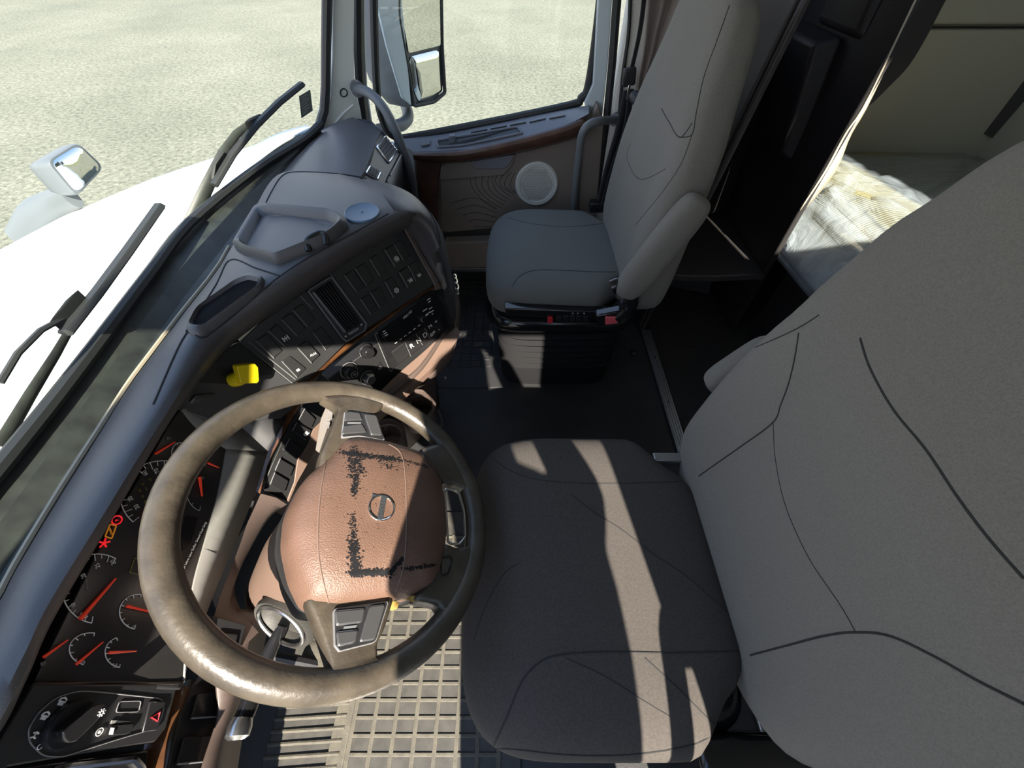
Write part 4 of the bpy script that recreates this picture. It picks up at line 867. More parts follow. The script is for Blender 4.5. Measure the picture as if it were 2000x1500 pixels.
# shroud facets between the face and the wood strip
bm = bmesh.new()
def strip(name, a, b, m, n=20, th=.0):
    bm = bmesh.new(); A = crom(a, n); B = crom(b, n); grid(bm, [A, B]); return link(name, bm, M[m], dash, solid=.003, angle=30)
strip('shroud_floor', [C1.pt(u, v, .001) for u, v in ((440, 878), (425, 960), (398, 1060), (372, 1165), (358, 1330))], [at(u, v, z=z) for u, v, z in ((522, 882, .545), (498, 960, .52), (458, 1060, .50), (412, 1170, .49), (350, 1345, .49))], 'bezel')
strip('shroud_end', [C1.pt(u, v, .001) for u, v in ((352, 800), (385, 838), (441, 878))], [at(u, v, z=z) for u, v, z in ((365, 792, .70), (440, 812, .635), (523, 882, .545))], 'bezel')
strip('shroud_cap', [at(u, v, z=z) for u, v, z in ((365, 792, .70), (440, 812, .635), (523, 882, .545))], [at(u, v, z=z) for u, v, z in ((382, 772, .71), (470, 770, .64), (560, 815, .55))], 'pad')
strip('shroud_base', [C1.pt(u, v, .0) for u, v in ((66, 1332), (200, 1331), (358, 1332))], [at(u, v, z=z) for u, v, z in ((60, 1340, .695), (200, 1346, .61), (352, 1346, .525))], 'black')
ring('shroud_lip', C1, [(60, 1334), (188, 1078), (330, 826), (350, 794), (382, 792)], .004, .0025, M['black'], dash, r=.0) if False else None
def arc(cx, cy, rx, ry, a0, a1, m='white', r=.0006, ticks=0, tl=.13, rot=0):
    """gauge scale on the cluster; angles in degrees measured on the photo, 0 = right, 90 = down"""
    bm = bmesh.new(); f = lambda a, k=1: C1.pt(cx+rx*k*math.cos(math.radians(a)), cy+ry*k*math.sin(math.radians(a)), .0012)
    tube(bm, [f(a0+(a1-a0)*i/28) for i in range(29)], r, 5)
    for i in range(ticks): a = a0+(a1-a0)*i/(ticks-1); tube(bm, [f(a), f(a, 1-tl*(1.5 if i % 2 == 0 else 1))], r, 4)
    link('gauge_scale', bm, M[m], cl)
def needle(u0, v0, u1, v1, w_=.0014):
    bm = bmesh.new(); a, b = C1.pt(u0, v0, .004), C1.pt(u1, v1, .004); tube(bm, [a, b], [w_*1.3, w_*.6], 6); link('gauge_needle', bm, M['needle'], cl)
def num(s, u, v, px=8.5, m='greypr', up=(-1, -.15)): text_on(C1, s, u, v, up[0], up[1], px, M[m], cl, name='gauge_number', h=.0012)
arc(318, 970, 84, 70, 135, 320, ticks=20); arc(190, 1150, 70, 68, 100, 300, ticks=18)
for s, u, v in (('20', 266, 990), ('30', 254, 974), ('60', 282, 924), ('70', 305, 920)): num(s, u, v, 9, 'white', (-1, .55))
for s, u, v in (('20', 283, 980), ('30', 278, 970), ('40', 272, 958), ('50', 278, 946), ('60', 292, 937)): num(s, u, v, 5.5, 'olive', (-1, .5))
for s, u, v in (('5', 166, 1205), ('10', 142, 1182), ('20', 162, 1125), ('25', 189, 1105), ('30', 220, 1098)): num(s, u, v, 10, 'white', (-1, .5))
num('rpm x 100', 168, 1143, 5, 'greypr', (-1, .35)); num('mph', 315, 922, 4, 'greypr', (-1, .5)); num('km/h', 284, 955, 3.5, 'olive', (-1, .5))
needle(300, 887, 338, 864); needle(276, 1008, 300, 975); needle(152, 1210, 222, 1130, .002); needle(243, 1184, 300, 1198); needle(80, 1284, 128, 1250); needle(144, 1298, 197, 1254); needle(208, 1275, 262, 1272)
needle(386, 932, 391, 970, .002); needle(402, 905, 424, 914)
arc(395, 950, 34, 48, 100, 280, ticks=7, m='greypr'); arc(350, 885, 16, 20, 60, 300, ticks=6)
arc(268, 1195, 36, 34, 100, 280, ticks=8); arc(176, 1268, 42, 32, 110, 280, ticks=7); arc(238, 1274, 34, 30, 100, 250, ticks=7)
for u, v, k, s in ((82, 1296, 'drop', 5), (160, 1294, 'pump', 4), (224, 1300, 'pump', 4), (260, 1224, 'drop', 4), (328, 856, 'drop', 4), (394, 934, 'pump', 3.5)): icon(C1, u, v, k, cl, s, 'greypr', .0012)
# warning lamps
def lamp(u, v, R, m, ch=None):
    bm = bmesh.new(); a, b, n = frame(C1.n); c = C1.pt(u, v, .0012); tube(bm, [c+(a*math.cos(t*math.pi/12)+b*math.sin(t*math.pi/12))*R for t in range(24)], .0009, 5, closed=True); l = link('warning_lamp', bm, M[m], cl)
    if ch: text_on(C1, ch, u, v, -1, .45, 7, M[m], l, name='lamp_symbol', h=.0014)
lamp(227, 1016, .0055, 'lampred', 'P')
ring('warning_lamp', C1, [(204, 1048), (214, 1024), (226, 1027), (217, 1052)], .0012, .0008, M['lampamb'], cl, r=.15); text_on(C1, 'CHECK', 215, 1038, -1, .45, 4, M['lampamb'], cl, name='lamp_symbol', h=.0014)
bm = bmesh.new(); c = C1.pt(202, 1061, .0014)
for i in range(5): a, b, n = frame(C1.n); t = i*1.256; tube(bm, [c, c+(a*math.cos(t)+b*math.sin(t))*.006], .0011, 5)
link('warning_lamp', bm, M['lampred'], cl)
ring('amber_window', C1, [(252, 1118), (262, 1090), (278, 1094), (270, 1122)], .001, .0006, M['olive'], cl, r=.1)
slab('display', C1, [(352, 1045), (362, 1008), (386, 1013), (372, 1060), (356, 1076)], 0, .001, M['gloss'], cl); text_on(C1, 'Use Ultra Low Sulfur Diesel Fuel Only', 378, 1066, -.94, -.3, 4.2, M['white'], cl, h=.002)

# --- light switch panel at the door end
L1 = Plane(at(70, 1345, z=.69), at(335, 1350, z=.53), at(0, 1500, z=.68))
lp = slab('light_switch_panel', L1, P1([(265, 345), (1390, 345), (1300, 690), (1210, 800), (-350, 1060), (-60, 900)]), -.03, 0, M['black'], dash, bevel=.002)
bm = bmesh.new(); c = L1.pt(129, 1414, .0)
ring('dial_border', L1, P1([(225, 800), (215, 700), (290, 570), (430, 450), (600, 400), (760, 405), (1290, 460), (1240, 680), (900, 780), (480, 915), (330, 905)]), .001, .0007, M['edge'], lp, r=.35)
R = (L1.pt(172, 1412)-c).length*.95
lathe_b = bmesh.new(); lathe(lathe_b, c, L1.n, [(R, 0), (R, .006), (R*.93, .010), (0, .010)], 40); kb = link('headlamp_knob', lathe_b, M['switch'], lp)
q = P1([(355, 770), (345, 715), (600, 510), (690, 500), (700, 560), (640, 610), (450, 790), (390, 800)])
slab('knob_bar', L1, q, .009, .026, M['gloss'], kb, bevel=.003, r=.25, bseg=3)
for (x, y), k, s in (((652, 565), 'sun', 6), ((480, 478), 'lamp', 7), ((345, 590), 'lamp', 7), ((270, 735), 'lamps', 7), ((305, 832), 'zero', 8), ((770, 717), 'dial', 6)): icon(L1, *P1([(x, y)])[0], k, lp, s, 'white', .027 if k == 'sun' else .0015)
slab('dimmer_slot', L1, P1([(835, 745), (860, 670), (1030, 655), (1000, 725), (960, 740)]), 0, .004, M['switch'], lp, bevel=.001, r=.15)
slab('dimmer_marker', L1, P1([(835, 735), (850, 685), (865, 685), (852, 738)]), .003, .006, M['white'], lp)
slab('dimmer_wedge', L1, P1([(860, 655), (870, 628), (1035, 635)]), 0, .0015, M['greypr'], lp)
ring('blank_cover', L1, P1([(900, 565), (930, 480), (1100, 475), (1080, 560)]), .0008, .0006, M['edge'], lp)
hz = slab('hazard_switch', L1, P1([(1098, 720), (1160, 480), (1280, 480), (1215, 705)]), 0, .0035, M['switch'], lp, bevel=.001); 
ring('hazard_triangle', L1, P1([(1160, 603), (1228, 560), (1208, 632)]), .0045, .0012, M['red'], hz, r=0)
S4 = Plane(at(0, 1500, z=.675), at(290, 1470, z=.545), at(100, 1560, z=.62))
slab('lower_tray_panel', L1, P1([(-200, 1050), (500, 945), (1175, 860), (1165, 1300), (-300, 1400)]), -.03, -.003, M['gloss'], dash, bevel=.002)
ring('chrome_tray_rim', L1, P1([(440, 1000), (1040, 930), (1110, 1010), (1080, 1400), (100, 1400)]), .0, .0045, M['chrome'], dash, r=.2)
bm = bmesh.new(); A = [at(u, v, z=z) for u, v, z in ((352, 1338, .50), (338, 1380, .50), (316, 1430, .505), (306, 1500, .505), (296, 1600, .505))]; B = [at(u, v, z=z) for u, v, z in ((372, 1345, .48), (354, 1390, .485), (332, 1440, .49), (322, 1500, .495), (312, 1600, .495))]
A = crom(A, 24); B = crom(B, 24); grid(bm, [[p+Vector((-.02, 0, 0)) for p in A], A, [p.lerp(q, .5)+Vector((.006, 0, .004)) for p, q in zip(A, B)], B, [p+Vector((-.02, 0, -.01)) for p in B]]); link('wood_strip', bm, M['wood'], dash, angle=60)
S5 = Plane(at(360, 1350, z=.47), at(430, 1350, z=.40), at(335, 1500, z=.47))
slab('door_end_switch_panel', S5, [(372, 1325), (440, 1335), (438, 1400), (415, 1500), (405, 1600), (318, 1600), (328, 1500), (350, 1400)], -.03, 0, M['black'], dash, bevel=.002)
for q in ([(380, 1356), (428, 1354), (418, 1402), (366, 1406)], [(352, 1442), (408, 1438), (396, 1490), (338, 1496)]):
    s = slab('blank_switch', S5, q, 0, .006, M['switch'], dash, bevel=.0015, r=.12); bm = bmesh.new(); tube(bm, [S5.pt(*q[2], .006), S5.pt(*q[3], .006)], .0012, 6); link('light_edge', bm, M['edge'], s)
# small dark switch box right of the cluster bottom
S6 = Plane(at(400, 1210, z=.50), at(480, 1215, z=.44), at(395, 1330, z=.47))
slab('side_switch_box', S6, P3([(50, 340), (275, 400), (215, 610), (150, 600), (20, 500)]), -.03, 0, M['black'], dash, bevel=.002)
slab('blank_switch', S6, P3([(75, 450), (205, 465), (185, 570), (110, 540)]), 0, .005, M['switch'], dash, bevel=.0015)
# brown knee panel with the dark column opening
kp = Plane(at(500, 985, z=.47), at(560, 960, z=.42), at(400, 1340, z=.44))
bm = bmesh.new(); A = crom([at(u, v, z=z) for u, v, z in ((502, 962, .50), (470, 1060, .485), (425, 1180, .475), (395, 1300, .46), (372, 1345, .46))], 30)
B = crom([at(u, v, z=z) for u, v, z in ((560, 985, .44), (520, 1020, .43), (462, 1130, .43), (470, 1190, .42), (505, 1235, .41))], 30)
grid(bm, [A, [p.lerp(q, .5)+Vector((.01, 0, .004)) for p, q in zip(A, B)], B, [p+Vector((-.06, 0, -.03)) for p in B]]); link('knee_panel', bm, M['padbrown'], dash, angle=50)
bm = bmesh.new(); A = crom([at(u, v, z=z) for u, v, z in ((500, 1190, .40), (485, 1250, .40), (470, 1320, .40), (440, 1420, .40), (420, 1520, .40), (410, 1600, .40))], 24); B = crom([at(u, v, z=z) for u, v, z in ((440, 1190, .44), (430, 1260, .44), (422, 1330, .44), (425, 1400, .42), (395, 1500, .43), (380, 1600, .43))], 24)
grid(bm, [[p+Vector((-.05, 0, -.15)) for p in A], A, B]); link('knee_trim', bm, M['padbrown'], dash, solid=.004)

# --- raised tray, slot and disc on top of the pad
tray = [(470, 490), (462, 482), (500, 418), (515, 414), (640, 424), (668, 432), (678, 448), (664, 462), (642, 480), (604, 492), (578, 500), (545, 520), (480, 498)]
bm = bmesh.new(); q = rnd([(467, 486), (506, 418), (524, 414), (650, 426), (676, 444), (652, 468), (620, 484), (560, 508), (545, 514), (482, 496)], .35, 4)
rows = []
for s, h in ((1.09, -.004), (1.07, .014), (1.0, .020), (.93, .017), (.86, -.001)): rows.append([onpad(u, v)+Vector((0, 0, h)) for u, v in scl(q, s)])
V = grid(bm, rows, closed_u=True); tr = link('raised_tray_rim', bm, M['pad'], dash, angle=60)
bm = bmesh.new(); P = [onpad(u, v, .0015) for u, v in scl(q, .88)]; bm.faces.new([bm.verts.new(p) for p in P]); link('tray_bottom', bm, M['pad'], dash, solid=.002, smooth=False)
bm = bmesh.new(); P = [onpad(u, v)+Vector((0, 0, h)) for u, v, h in ((606, 496, .006), (606, 488, .014), (614, 481, .017), (634, 472, .017), (641, 476, .013), (640, 483, .006))]; tube(bm, crom(P, 20), .0045, 8, flat=1.3); link('card_clip', bm, M['gloss'], dash)
q = rnd([(368, 652), (386, 612), (466, 551), (492, 540), (517, 546), (512, 566), (400, 654)], .35, 4)
bm = bmesh.new(); rows = [[onpad(u, v)+Vector((0, 0, h)) for u, v in scl(q, s, f)] for s, f, h in ((1.03, 1.05, -.002), (1.0, 1.0, .009), (.92, .86, .011), (.85, .74, .0))]; V = grid(bm, rows, closed_u=True); link('slot_rim', bm, M['pad'], dash, angle=60)
bm = bmesh.new(); P = [onpad(u, v, .004) for u, v in scl(q, .88, .80)]; bm.faces.new([bm.verts.new(p) for p in P]); link('slot_bottom_shade', bm, M['deep'], dash, solid=.001, smooth=False)  # shallow face coloured black to stand for a deep, shaded slot
h = onpad(708, 418, .0); bm = bmesh.new(); lathe(bm, h+Vector((0, 0, .001)), (0.05, -.05, 1), [(.033, 0), (.033, .003), (.0315, .004), (.029, .003), (.002, .003), (.0015, .005), (0, .005)], 40)
o = link('adhesive_disc', bm, M['disc']); tag(o, 'flat round blue-grey mounting disc on top of the console lid', 'disc')
# small chrome cross ornament hanging from the console end
orn = empty('hanging_ornament', tuple(at(884, 545, z=.50)), 'small chrome ornament hanging on the right end of the console', 'ornament')
c = at(888, 555, z=.52)
for k, dz in enumerate((.035, .02, .0, -.022)):
    bm = bmesh.new(); R = (.006, .008, .010, .007)[k]; tube(bm, [c+Vector((.006+R*.6*math.cos(t*.524), R*.2*math.sin(t*.524)-.01, dz+R*math.sin(t*.524))) for t in range(12)], .0022, 6, closed=True); link('chain_ring', bm, M['chrome'], orn)

# --- cup holder
def cup(u, v, z, R, name):
    c = at(u, v, z=z); bm = bmesh.new(); lathe(bm, c, (0, 0, 1), [(R*.86, -.07), (R*1.0, -.005), (R*1.02, 0), (R*.97, .004), (R*.86, .002), (R*.82, -.012), (R*.76, -.014), (R*.72, -.065), (0, -.065)], 40)
    return link(name, bm, M['padbrown'], ch)
ch = empty('cup_holder', tuple(at(800, 830, z=.25)), 'brown double cup holder below the dashboard beside the steering wheel', 'cup holder')
cup(812, 792, .34, .055, 'cup_ring'); cup(752, 850, .33, .052, 'cup_ring')
bm = bmesh.new(); c1, c2 = at(812, 792, z=.30), at(752, 850, z=.29); obox(bm, c1.lerp(c2, .5)+Vector((-.03, .03, 0)), (c2-c1)/2*.9, Vector((-.03, .03, 0)), Vector((0, 0, .025))); link('cup_bracket', bm, M['padbrown'], ch, bevel=.01)
bm = bmesh.new(); tube(bm, [at(856, 800, z=.34), at(864, 822, z=.33), at(862, 840, z=.32)], .004, 6); link('ring_clip', bm, M['black'], ch)
# ================================================================== steering wheel
wc = Vector((-.243, .221, .641)); t1, t2_ = .589, .119
wn = Vector((math.sin(t1), math.sin(t2_)*math.cos(t1), math.cos(t1)*math.cos(t2_))).normalized()
wa = Vector((math.cos(t1), 0, -math.sin(t1))); wa = (wa-wn*wa.dot(wn)).normalized(); wbv = wn.cross(wa)
WP = Plane(wc, wc+wa, wc+wbv)
sw = empty('steering_wheel', tuple(wc), 'worn tan and black four-spoke steering wheel in front of the driver seat', 'steering wheel')
bm = bmesh.new(); RR = .2165
tube(bm, [wc+(wa*math.cos(t*math.pi/48)+wbv*math.sin(t*math.pi/48))*RR for t in range(96)], .0185, 18, closed=True, up=wn); rim = link('wheel_rim', bm, M['wheel'], sw, angle=80)
def pill(name, pl, pts, prof, m, parent, r=.25, k=4, label=None, sub=0):
    return dome(name, pl, pts, prof, m, parent, r=r, label=label, subd=sub)
SP = [(1.0, -.014), (1.02, -.004), (.985, .006), (.93, .011), (.8, .013)]
pill('spoke', WP, [(622, 778), (660, 775), (700, 775), (752, 790), (740, 806), (728, 815), (752, 866), (670, 880), (618, 930), (622, 894), (645, 840), (660, 800)], SP, M['wheel'], sw, r=.3)
pill('spoke', WP, [(590, 1165), (660, 1150), (770, 1160), (748, 1230), (733, 1260), (735, 1290), (752, 1302), (720, 1360), (650, 1375), (590, 1345), (630, 1338), (642, 1310), (620, 1240)], SP, M['wheel'], sw, r=.3)
pill('spoke', WP, [(815, 880), (850, 868), (888, 880), (925, 945), (912, 965), (885, 950), (862, 948), (845, 930)], SP, M['wheel'], sw, r=.3)
pill('spoke', WP, [(862, 1062), (890, 1073), (910, 1066), (935, 1075), (925, 1150), (885, 1225), (860, 1200), (850, 1185), (800, 1175), (840, 1130)], SP, M['wheel'], sw, r=.3)
ring('chrome_loop', WP, [(866, 955), (893, 960), (905, 1000), (907, 1050), (893, 1066), (873, 1062)], .004, .0022, M['silver'], sw, r=.3)
hubpts = [(636, 900), (668, 862), (700, 856), (752, 864), (822, 886), (856, 925), (868, 985), (870, 1050), (858, 1115), (838, 1152), (765, 1174), (650, 1190), (598, 1182), (572, 1130), (557, 1060), (562, 1000), (592, 940)]
hub = dome('airbag_cover', WP, hubpts, [(1.0, -.045), (1.02, -.02), (1.0, .004), (.95, .018), (.86, .028), (.7, .036), (.5, .041), (.25, .043)], M['hub'], sw, r=.3, label='sun-faded brown airbag cover')
HT = bvh(hub)
pill('hub_back', WP, scl(hubpts, 1.03), [(1.0, -.06), (1.0, -.03), (.95, -.02)], M['black'], sw, r=.3)
def hl(pix, r=.0012, m='tan', name='cover_seam', n=40, lift=-.0002): return seam(name, HT, pix, r, M[m], hub, n, lift)
hl([(637, 902), (628, 950), (622, 1010), (622, 1080), (632, 1140), (645, 1188)]); hl([(760, 868), (785, 890), (793, 960), (793, 1060), (785, 1120), (766, 1172)])
hl([(826, 890), (845, 915), (862, 936)], .0018, 'black')
# worn marks: small dark flakes lying on the cover
def worn(lines, n, name='worn_flakes'):
    bm = bmesh.new()
    for (u0, v0, u1, v1, sp_, k, size) in lines:
        for i in range(int(n*k)):
            t = random.random(); u = u0+(u1-u0)*t+random.gauss(0, sp_[0]); v = v0+(v1-v0)*t+random.gauss(0, sp_[1]); h = cast(HT, u, v)
            if not h: continue
            nrm = h[1] if h[1].dot(CO-h[0]) > 0 else -h[1]; a, b, _ = frame(nrm); R = size*(.4+random.random())
            m_ = random.randint(4, 6); ph = random.random()*6; bm.faces.new([bm.verts.new(h[0]+nrm*.00035+(a*math.cos(ph+j*2*math.pi/m_)*(1+.5*random.random())+b*math.sin(ph+j*2*math.pi/m_)*.8)*R) for j in range(m_)])
    link(name, bm, M['wear'], hub, smooth=False, label='dark worn-through flakes')
worn([(672, 884, 775, 897, (6, 2.2), 1.0, .0015), (690, 880, 697, 930, (8, 6), .9, .0012), (697, 925, 690, 965, (3.5, 4), .45, .0011), (740, 895, 776, 915, (8, 6), .35, .0009), (775, 897, 840, 912, (4, 1.5), .35, .0010),
      (689, 1005, 690, 1060, (4, 6), .35, .0010), (690, 1060, 695, 1120, (6, 7), .8, .0012), (684, 1118, 762, 1118, (5, 3), .9, .0016), (762, 1118, 788, 1090, (2, 2), .3, .0012), (785, 1112, 850, 1104, (4, 2), .35, .0011), (660, 880, 860, 1180, (60, 60), .25, .0006)], 420)
# round maker badge
h = cast(HT, 745, 992); bn = (h[1] if h[1].dot(CO-h[0]) > 0 else -h[1]); bc = h[0]+bn*.001; up = (-wa-bn*(-wa).dot(bn)).normalized(); rt = up.cross(bn)
bd = bmesh.new(); BR = .0185; tube(bd, [bc+(up*math.cos(t*math.pi/20)+rt*math.sin(t*math.pi/20))*BR for t in range(40)], .0016, 8, closed=True); badge = link('round_badge', bd, M['chrome'], hub, label='chrome ring badge with arrow')
bm = bmesh.new(); obox(bm, bc, rt*BR, up*.0040, bn*.0014); link('badge_bar', bm, M['silver'], badge)
bm = text_bm('VOLVO', bc+bn*.0018, rt, up, .0078, bn, .0003); link('lettering', bm, M['thread'], badge, smooth=False)
bm = bmesh.new(); d = (up+rt).normalized(); o_ = d.cross(bn); p = bc+d*BR; tube(bm, [p, p+d*.004], .0012, 6); poly(bm, [p+d*.006-o_*.0, p+d*.0015+o_*.004, p+d*.0015-o_*.004], [p+d*.006+bn*.001, p+d*.0015+o_*.004+bn*.001, p+d*.0015-o_*.004+bn*.001]); link('badge_arrow', bm, M['chrome'], badge)
# spoke buttons
BP = Plane(wc+wn*.014, wc+wn*.014+wa, wc+wn*.014+wbv)
def cluster_btn(outline, btns, m):
    k = slab('button_panel', BP, outline, -.004, .003, M['silver'] if m else M['edge'], sw, bevel=.0012, r=.12)
    slab('button_field', BP, scl(outline, .95), .002, .0036, M['black'], k, r=.12)
    for q in btns:
        b = slab('wheel_button', BP, q, .003, .0062, M['btn'], k, bevel=.0014, r=.2); ring('button_rim', BP, q, .0045, .0008, M['silver'], b, r=.2)
    return k
k = cluster_btn(P2([(905, 190), (925, 180), (1110, 205), (1125, 245), (1172, 375), (1000, 345), (885, 355)]), [P2([(915, 200), (935, 192), (1000, 200), (1018, 245), (905, 248)]), P2([(900, 285), (1015, 272), (1045, 325), (890, 335)]), P2([(1030, 205), (1110, 215), (1150, 345), (1075, 340)])], 0)
slab('small_bar', BP, P2([(925, 258), (1010, 258), (1012, 266), (922, 266)]), .003, .005, M['greyp'], k)
k = cluster_btn(P3([(830, 300), (1185, 250), (1190, 265), (1110, 520), (870, 580), (838, 540)]), [P3([(840, 320), (1035, 300), (1015, 390), (850, 410)]), P3([(850, 455), (990, 440), (970, 520), (860, 545)]), P3([(1065, 290), (1165, 275), (1100, 500), (1000, 515)])], 0)
slab('small_bar', BP, P3([(900, 418), (985, 408), (975, 424), (895, 432)]), .003, .005, M['greyp'], k)
ring('thumb_slot', BP, P2([(1540, 1130), (1600, 1120), (1612, 1150), (1580, 1240), (1540, 1245)]), .0, .0012, M['gloss'], sw, r=.3)

# steering column shrouds, stalks
sc_ = empty('steering_column', (-.40, .2, .3), 'tan steering column shroud behind the wheel hub', 'steering column')
bm = bmesh.new(); ax = -wn; cc0 = wc+wn*(-.055)
rows = []
for d, rx, ry, sh in ((0, .075, .085, 0), (.05, .075, .085, -.01), (.12, .068, .075, -.02), (.22, .055, .06, -.03), (.34, .05, .05, -.03)):
    rows.append([cc0+ax*d+wa*(rx*math.cos(t*math.pi/16)+sh)+wbv*(ry*math.sin(t*math.pi/16)-.02) for t in range(32)])
grid(bm, rows, closed_u=True, cap=True); link('column_shroud', bm, M['tan'], sc_, angle=60)
def stalk_plane(z): return Plane((0, 0, z), (1, 0, z), (0, 1, z))
# turn-signal housing and lever
bm = bmesh.new(); P0 = at(560, 1175, z=.54); P1_ = at(556, 1215, z=.50); 
dirv = (at(505, 1320, z=.47)-at(548, 1215, z=.50)).normalized()
hd_ = Vector((-.28, -.72, .50)).normalized(); a, b, n = frame(hd_); 
rows = []
for d, r in ((-.095, .040), (-.06, .052), (.0, .056), (.008, .053), (.004, .043), (-.008, .036)): rows.append([P1_+hd_*d+(a*math.cos(t*math.pi/16)*.75+b*math.sin(t*math.pi/16)*1.0)*r for t in range(32)])
ts = empty('turn_signal_stalk', tuple(P1_), 'black turn signal stalk with grey housing on the door side of the column', 'stalk')
grid(bm, rows, closed_u=True, cap=True); link('stalk_housing', bm, M['stalkgrey'], ts, angle=60)
bm = bmesh.new(); tube(bm, [P1_+hd_*.009+(a*math.cos(t*math.pi/16)*.75+b*math.sin(t*math.pi/16))*.044 for t in range(32)], .003, 8, closed=True); link('housing_ring', bm, M['silver'], ts)
bm = bmesh.new(); E0, E1, E2 = at(552, 1222, z=.50), at(505, 1318, z=.49), at(468, 1425, z=.50)
tube(bm, crom([E0, E1, at(485, 1380, z=.49), at(472, 1410, z=.495)], 24), [.009+.006*min(1, i/8) for i in range(24)], 14, flat=.8); link('lever', bm, M['gloss'], ts)
bm = bmesh.new(); tube(bm, [at(474, 1402, z=.497), at(468, 1420, z=.498), at(463, 1438, z=.499), at(461, 1445, z=.499)], [.0155, .019, .018, .012], 16, flat=.8); link('lever_tip', bm, M['silver'], ts)
# far side stalk
fs = empty('shift_stalk', tuple(at(640, 860, z=.58)), 'pale grey stalk beyond the upper wheel spoke', 'stalk')
bm = bmesh.new(); pl_ = Plane(at(640, 800, z=.60), at(655, 800, z=.60), at(625, 900, z=.57)); poly(bm, [pl_.pt(u, v, -.012) for u, v in rnd([(640, 792), (655, 795), (640, 840), (625, 885), (618, 880), (628, 820)], .2)], [pl_.pt(u, v, .004) for u, v in rnd([(640, 792), (655, 795), (640, 840), (625, 885), (618, 880), (628, 820)], .2)]); link('stalk_body', bm, M['stalkpale'], fs, bevel=.003)
for q in ([(643, 807), (651, 807), (649, 820), (641, 819)], [(639, 825), (646, 826), (643, 837), (636, 836)]): ring('stalk_button', pl_, q, .004, .001, M['edge'], fs, r=.2)

# ================================================================== seats
def make_seat(name, label, cx, cy, mc, mb, bx=0.0, wing=1.0, topw=1.0, topz=0.0, cc=0.0):
    root = empty(name, (cx+.15, cy, 0), label, 'seat')
    # cushion
    def fn(l, p):
        q = p.copy()
        if l.z > -.2:
            e = max(0, abs(l.y)-.45)/.55; q.z += .012*e*(1-abs(l.z)*.0)
            q.z += .010*math.sin(p.x*13+1)*max(0, l.z)*.4
        sm = lambda a: max(0, min(1, a))**2*(3-2*max(0, min(1, a))); q.y -= math.copysign(.055*sm((l.x-.45)/.35)*sm((abs(l.y)-.3)/.6), l.y)     # notch at the rear corners
        if l.x < 0: q.x -= .012*(1-l.y*l.y)
        if l.x < -.3: q.z -= .015*((-l.x-.3)/.7)**2
        if l.z < 0: q.y = cy+cc+(q.y-cy-cc)*(1+.12*l.z)
        return q
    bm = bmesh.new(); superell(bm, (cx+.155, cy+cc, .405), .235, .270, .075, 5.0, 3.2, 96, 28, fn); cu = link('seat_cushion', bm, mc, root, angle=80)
    # backrest
    prof = [(.395, .33, .125, .20, 0), (.42, .335, .15, .245, .3), (.50, .338, .15, .268, 1.0), (.62, .345, .145, .272, 1.0), (.74, .355, .138, .268, .85), (.85, .370, .128, .255, .6), (.93, .382, .118, .225, .4), (1.0, .394, .108, .20, .25), (1.05, .402, .098, .185, .2), (1.085, .410, .08, .165, .1), (1.105, .420, .055, .13, .0), (1.112, .43, .03, .08, 0)]
    rows = []
    S_ = crom([(z, x, t) for z, x, t, w_, g in prof], 44); S2_ = crom([(w_, g, 0) for z, x, t, w_, g in prof], 44)
    for p, q in zip(S_, S2_):
        z, x, th = p; w_, g = q.x, q.y; row = []; k_ = max(0, min(1, (z-.85)/.12)); w_ *= 1+(topw-1)*k_; z += topz*k_
        for k in range(72):
            t = 2*math.pi*k/72; ct, st = math.cos(t), math.sin(t)
            X = math.copysign(abs(ct)**(2/3.2), ct); Y = math.copysign(abs(st)**(2/3.2), st)
            xx = x+th/2+X*th/2
            if X < .3: xx -= .050*wing*g*max(0, (abs(Y)-.45)/.55)**1.5*(0.3-X)/1.3; xx += .012*g*(1-Y*Y)*(0.3-X)/1.3
            row.append((cx+bx+xx, cy+Y*w_, z))
        rows.append(row)
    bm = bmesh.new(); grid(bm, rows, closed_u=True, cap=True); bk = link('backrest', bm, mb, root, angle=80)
    # suspension base, bellows and controls
    bm = bmesh.new(); superell(bm, (cx+.17, cy+cc*.5, .322), .245, .25, .035, 7, 5, 64, 10); link('seat_pan', bm, M['gloss'], root, angle=60)
    bm = bmesh.new(); rows = []
    for i, (z, k) in enumerate(((.30, .97), (.285, 1.02), (.27, .97), (.255, 1.03), (.24, .98), (.225, 1.035), (.21, .98), (.195, 1.04), (.18, .98), (.165, 1.04), (.15, .98), (.135, 1.04), (.12, .98), (.105, 1.04), (.09, .98), (.06, 1.0), (.0, 1.0))):
        row = []
        for j in range(48):
            t = 2*math.pi*j/48; row.append((cx+.17+.215*k*math.copysign(abs(math.cos(t))**.35, math.cos(t)), cy+.21*k*math.copysign(abs(math.sin(t))**.35, math.sin(t)), z))
        rows.append(row)
    grid(bm, rows, closed_u=True, cap=True); link('bellows', bm, M['bellow'], root, angle=25)
    return root, cu, bk
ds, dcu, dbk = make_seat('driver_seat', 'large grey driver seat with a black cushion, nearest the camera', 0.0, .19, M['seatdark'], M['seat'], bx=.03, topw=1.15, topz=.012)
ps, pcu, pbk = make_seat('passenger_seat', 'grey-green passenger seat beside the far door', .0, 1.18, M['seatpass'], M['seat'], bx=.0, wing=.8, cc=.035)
DC, DB, PC, PB = bvh(dcu), bvh(dbk), bvh(pcu), bvh(pbk)
def ss(tree, pix, r, par, n=40): return seam('seam', tree, pix, r*.72, M['thread'], par, n, -.0002)
ss(DC, [(948, 878), (975, 905), (1010, 925), (1060, 938), (1150, 944), (1250, 943), (1340, 940)], .0016, dcu)
ss(DC, [(1115, 965), (1160, 1000), (1215, 1035), (1280, 1085), (1340, 1125), (1420, 1195)], .0018, dcu)
